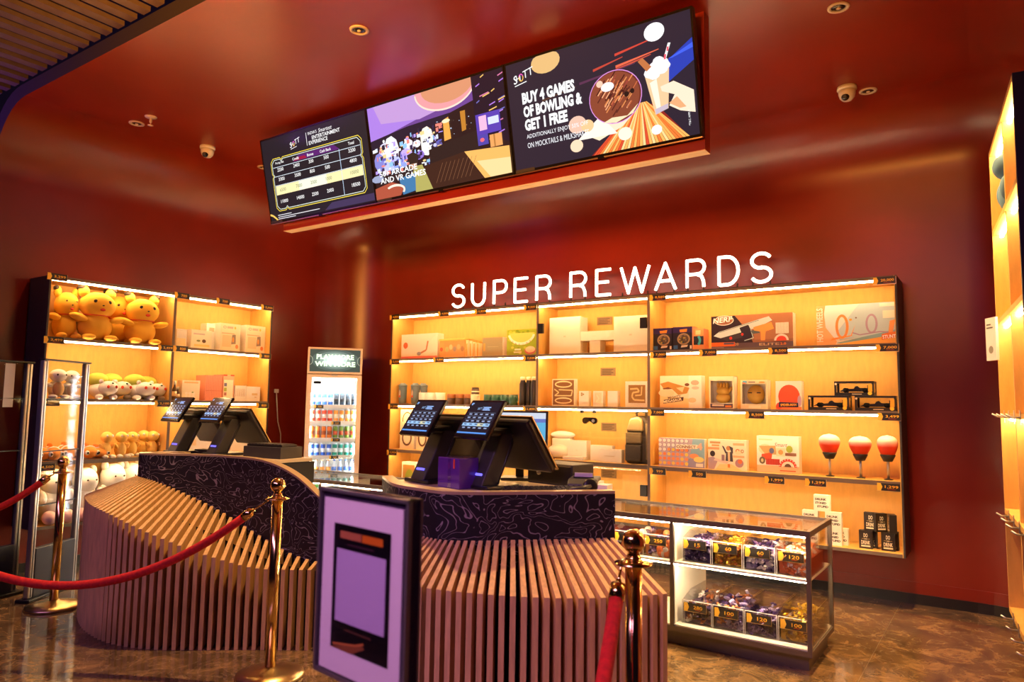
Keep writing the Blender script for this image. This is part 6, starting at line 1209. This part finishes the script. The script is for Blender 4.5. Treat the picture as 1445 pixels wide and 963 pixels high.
pr.rect(a_+.12*mw, b_+.885*mh, a_+.50*mw, b_+.945*mh, (.55, .25, .13)); pr.rect(a_+.515*mw, b_+.885*mh, a_+.87*mw, b_+.945*mh, (.72, .26, .04)); pr.rect(a_+.25*mw, b_+.835*mh, a_+.72*mw, b_+.85*mh, (.10, .05, .07))
pr.rect(a_+.07*mw, b_+.22*mh, a_+.93*mw, b_+.80*mh, (.62, .54, .72)); pr.rect(a_+.25*mw, b_+.16*mh, a_+.72*mw, b_+.175*mh, (.16, .08, .06))
pr.poly([(a_, b_), (a_+.55*mw, b_+.10*mh), (a_+.62*mw, b_+.075*mh), (a_+.40*mw, b_)], (.36, .16, .07)); pr.line([(a_+.05*mw, b_+.03*mh), (a_+.45*mw, b_+.075*mh), (a_+.6*mw, b_+.11*mh)], .004, (.62, .28, .10))
shift(pr, -pw/2, z0+.012, .001).build('notice_print', 'print', pp)
MB().box(-hw+.002, hw-.002, -.006, -.0025, z0+.002, z1-.002).build('cover_sheet', 'acrylic', t)
MB().tube([(0, .04, .02), (0, .04, z0+.2)], .016, 14).build('pole', 'black_metal', t, True); MB().box(-.05, .05, .030, .045, z0+.06, z0+.22).build('bracket', 'black_metal', t); MB().lathe([(.16, 0), (.16, .008), (.15, .014), (.02, .018)], 32, (0, .04)).build('foot', 'black_metal', t, True)

# ================================================================== security gates at the left
def gate(label, A, B, hz, gap=True):
    A, B = Vector((*A, 0)), Vector((*B, 0)); rz = math.atan2(B.y-A.y, B.x-A.x); L_ = (B-A).length; t = thing('security_gate', label, 'gate', (A+B)/2, rz, 'clear anti-theft gates'); hw = L_/2
    for s in (-1, 1):
        po = MB().box(s*hw-.022, s*hw+.022, -.018, .018, .02, hz-.012).build('post', 'aluminium', t, bevel=.008); MB().box(s*hw-.004, s*hw+.004, -.0195, .0195, .03, hz-.02).build('groove', 'graphite', po)
    MB().box(-hw-.03, hw+.03, -.024, .024, hz-.012, hz).build('top_cap', 'black_metal', t, bevel=.003)
    MB().box(-hw+.022, hw-.022, -.004, .004, .34, hz-.012).build('clear_panel', 'gate_panel', t)
    for z in (.62, .98, 1.34): MB().box(-hw+.022, hw-.022, -.006, .006, z-.004, z+.004).build('cross_bar', 'graphite', t)
    MB().box(-hw+.02, hw-.02, -.022, .022, .02, .34).build('base_box', 'navy_panel', t, bevel=.004); MB().box(.02, .09, -.0232, -.0221, .24, .28).build('base_label', 'graphite', t)
    MB().box(-hw-.05, hw+.05, -.05, .05, 0, .02).build('foot', 'black_metal', t, bevel=.004); return t
gate('clear anti-theft gate panel in front of the soft toys, behind the first stanchion', (-5.39, 2.21), (-5.61, 2.58), 1.615)
g = gate('clear anti-theft gate panel cut by the left picture edge, with a small notice', (-5.58, 1.90), (-5.67, 2.225), 1.60)
n_ = MB().box(.0, .07, -.006, -.0045, 1.28, 1.58).build('notice', 'white_paper', g)

# ================================================================== stanchions and ropes
def stanchion(label, x, y):
    t = thing('stanchion', label, 'stanchion', (x, y, 0), 0, 'brass rope stanchions')
    MB().lathe([(.16, 0), (.165, .006), (.16, .018), (.10, .034), (.045, .044), (.034, .05)], 40).build('base', 'brass_dull', t, True)
    MB().lathe([(.026, .04), (.026, .858)], 24).build('pole', 'brass', t, True)
    MB().lathe([(.028, .853), (.058, .858), (.060, .863), (.030, .870), (.022, .880), (.020, .888)], 28).build('collar', 'brass', t, True)
    MB().lathe([(.020, .885), (.017, .896), (.026, .902), (.017, .910)], 24).build('neck', 'brass', t, True)
    MB().ell((0, 0, .928), (.037, .037, .037), 28, 18).build('finial_ball', 'brass', t, True)
SA, SBn, SC = (-5.11, 2.25), (-3.03, 2.345), (-.975, 2.105)
stanchion('brass ball-topped stanchion in front of the security gate, farthest left', *SA)
stanchion('brass ball-topped stanchion in front of the left counter', *SBn)
stanchion('brass ball-topped stanchion in front of the right counter', *SC)
def rope(label, A, B, sag, n_=36, r=.0215):
    A, B = Vector(A), Vector(B); t = thing('velvet_rope', label, 'rope', A, 0, 'red velvet ropes'); pts = [A.lerp(B, k_/n_)-Vector((0, 0, 4*sag*(k_/n_)*(1-k_/n_)))-A for k_ in range(n_+1)]
    MB().tube(pts[2:-1], r, 14).build('cord', 'red_velvet', t, True)
    e = (pts[2]-pts[1]).normalized(); MB().tube([pts[2]-e*.062, pts[2]-e*.052, pts[2]-e*.045, pts[2]+e*.004], [.008, .010, .0235, .0245], 14).build('end_cap', 'brass', t, True)
    q = pts[2]-e*.055; MB().tube([q, q.lerp(pts[0], .5)+Vector((0, 0, -.006)), pts[0]+Vector((0, 0, -.012)), pts[0]+Vector((0, 0, .012))], .0045, 8).build('hook', 'brass', t, True); return t
def att(S, dx, dy): l = math.hypot(dx, dy); return (S[0]+dx/l*.05, S[1]+dy/l*.05, .862)
rope('red velvet rope sagging across the left counter to the left picture edge', att(SBn, -1.8, -.9), (-4.85, 1.20, .862), .455)
rope('red velvet rope leaving the farthest left stanchion toward the picture edge', att(SA, -.35, -1), (-5.30, 1.05, .862), .27)
rope('red velvet rope dropping steeply from the stanchion at the right counter', att(SC, -.5, -1), (-.62, .75, .862), .40)
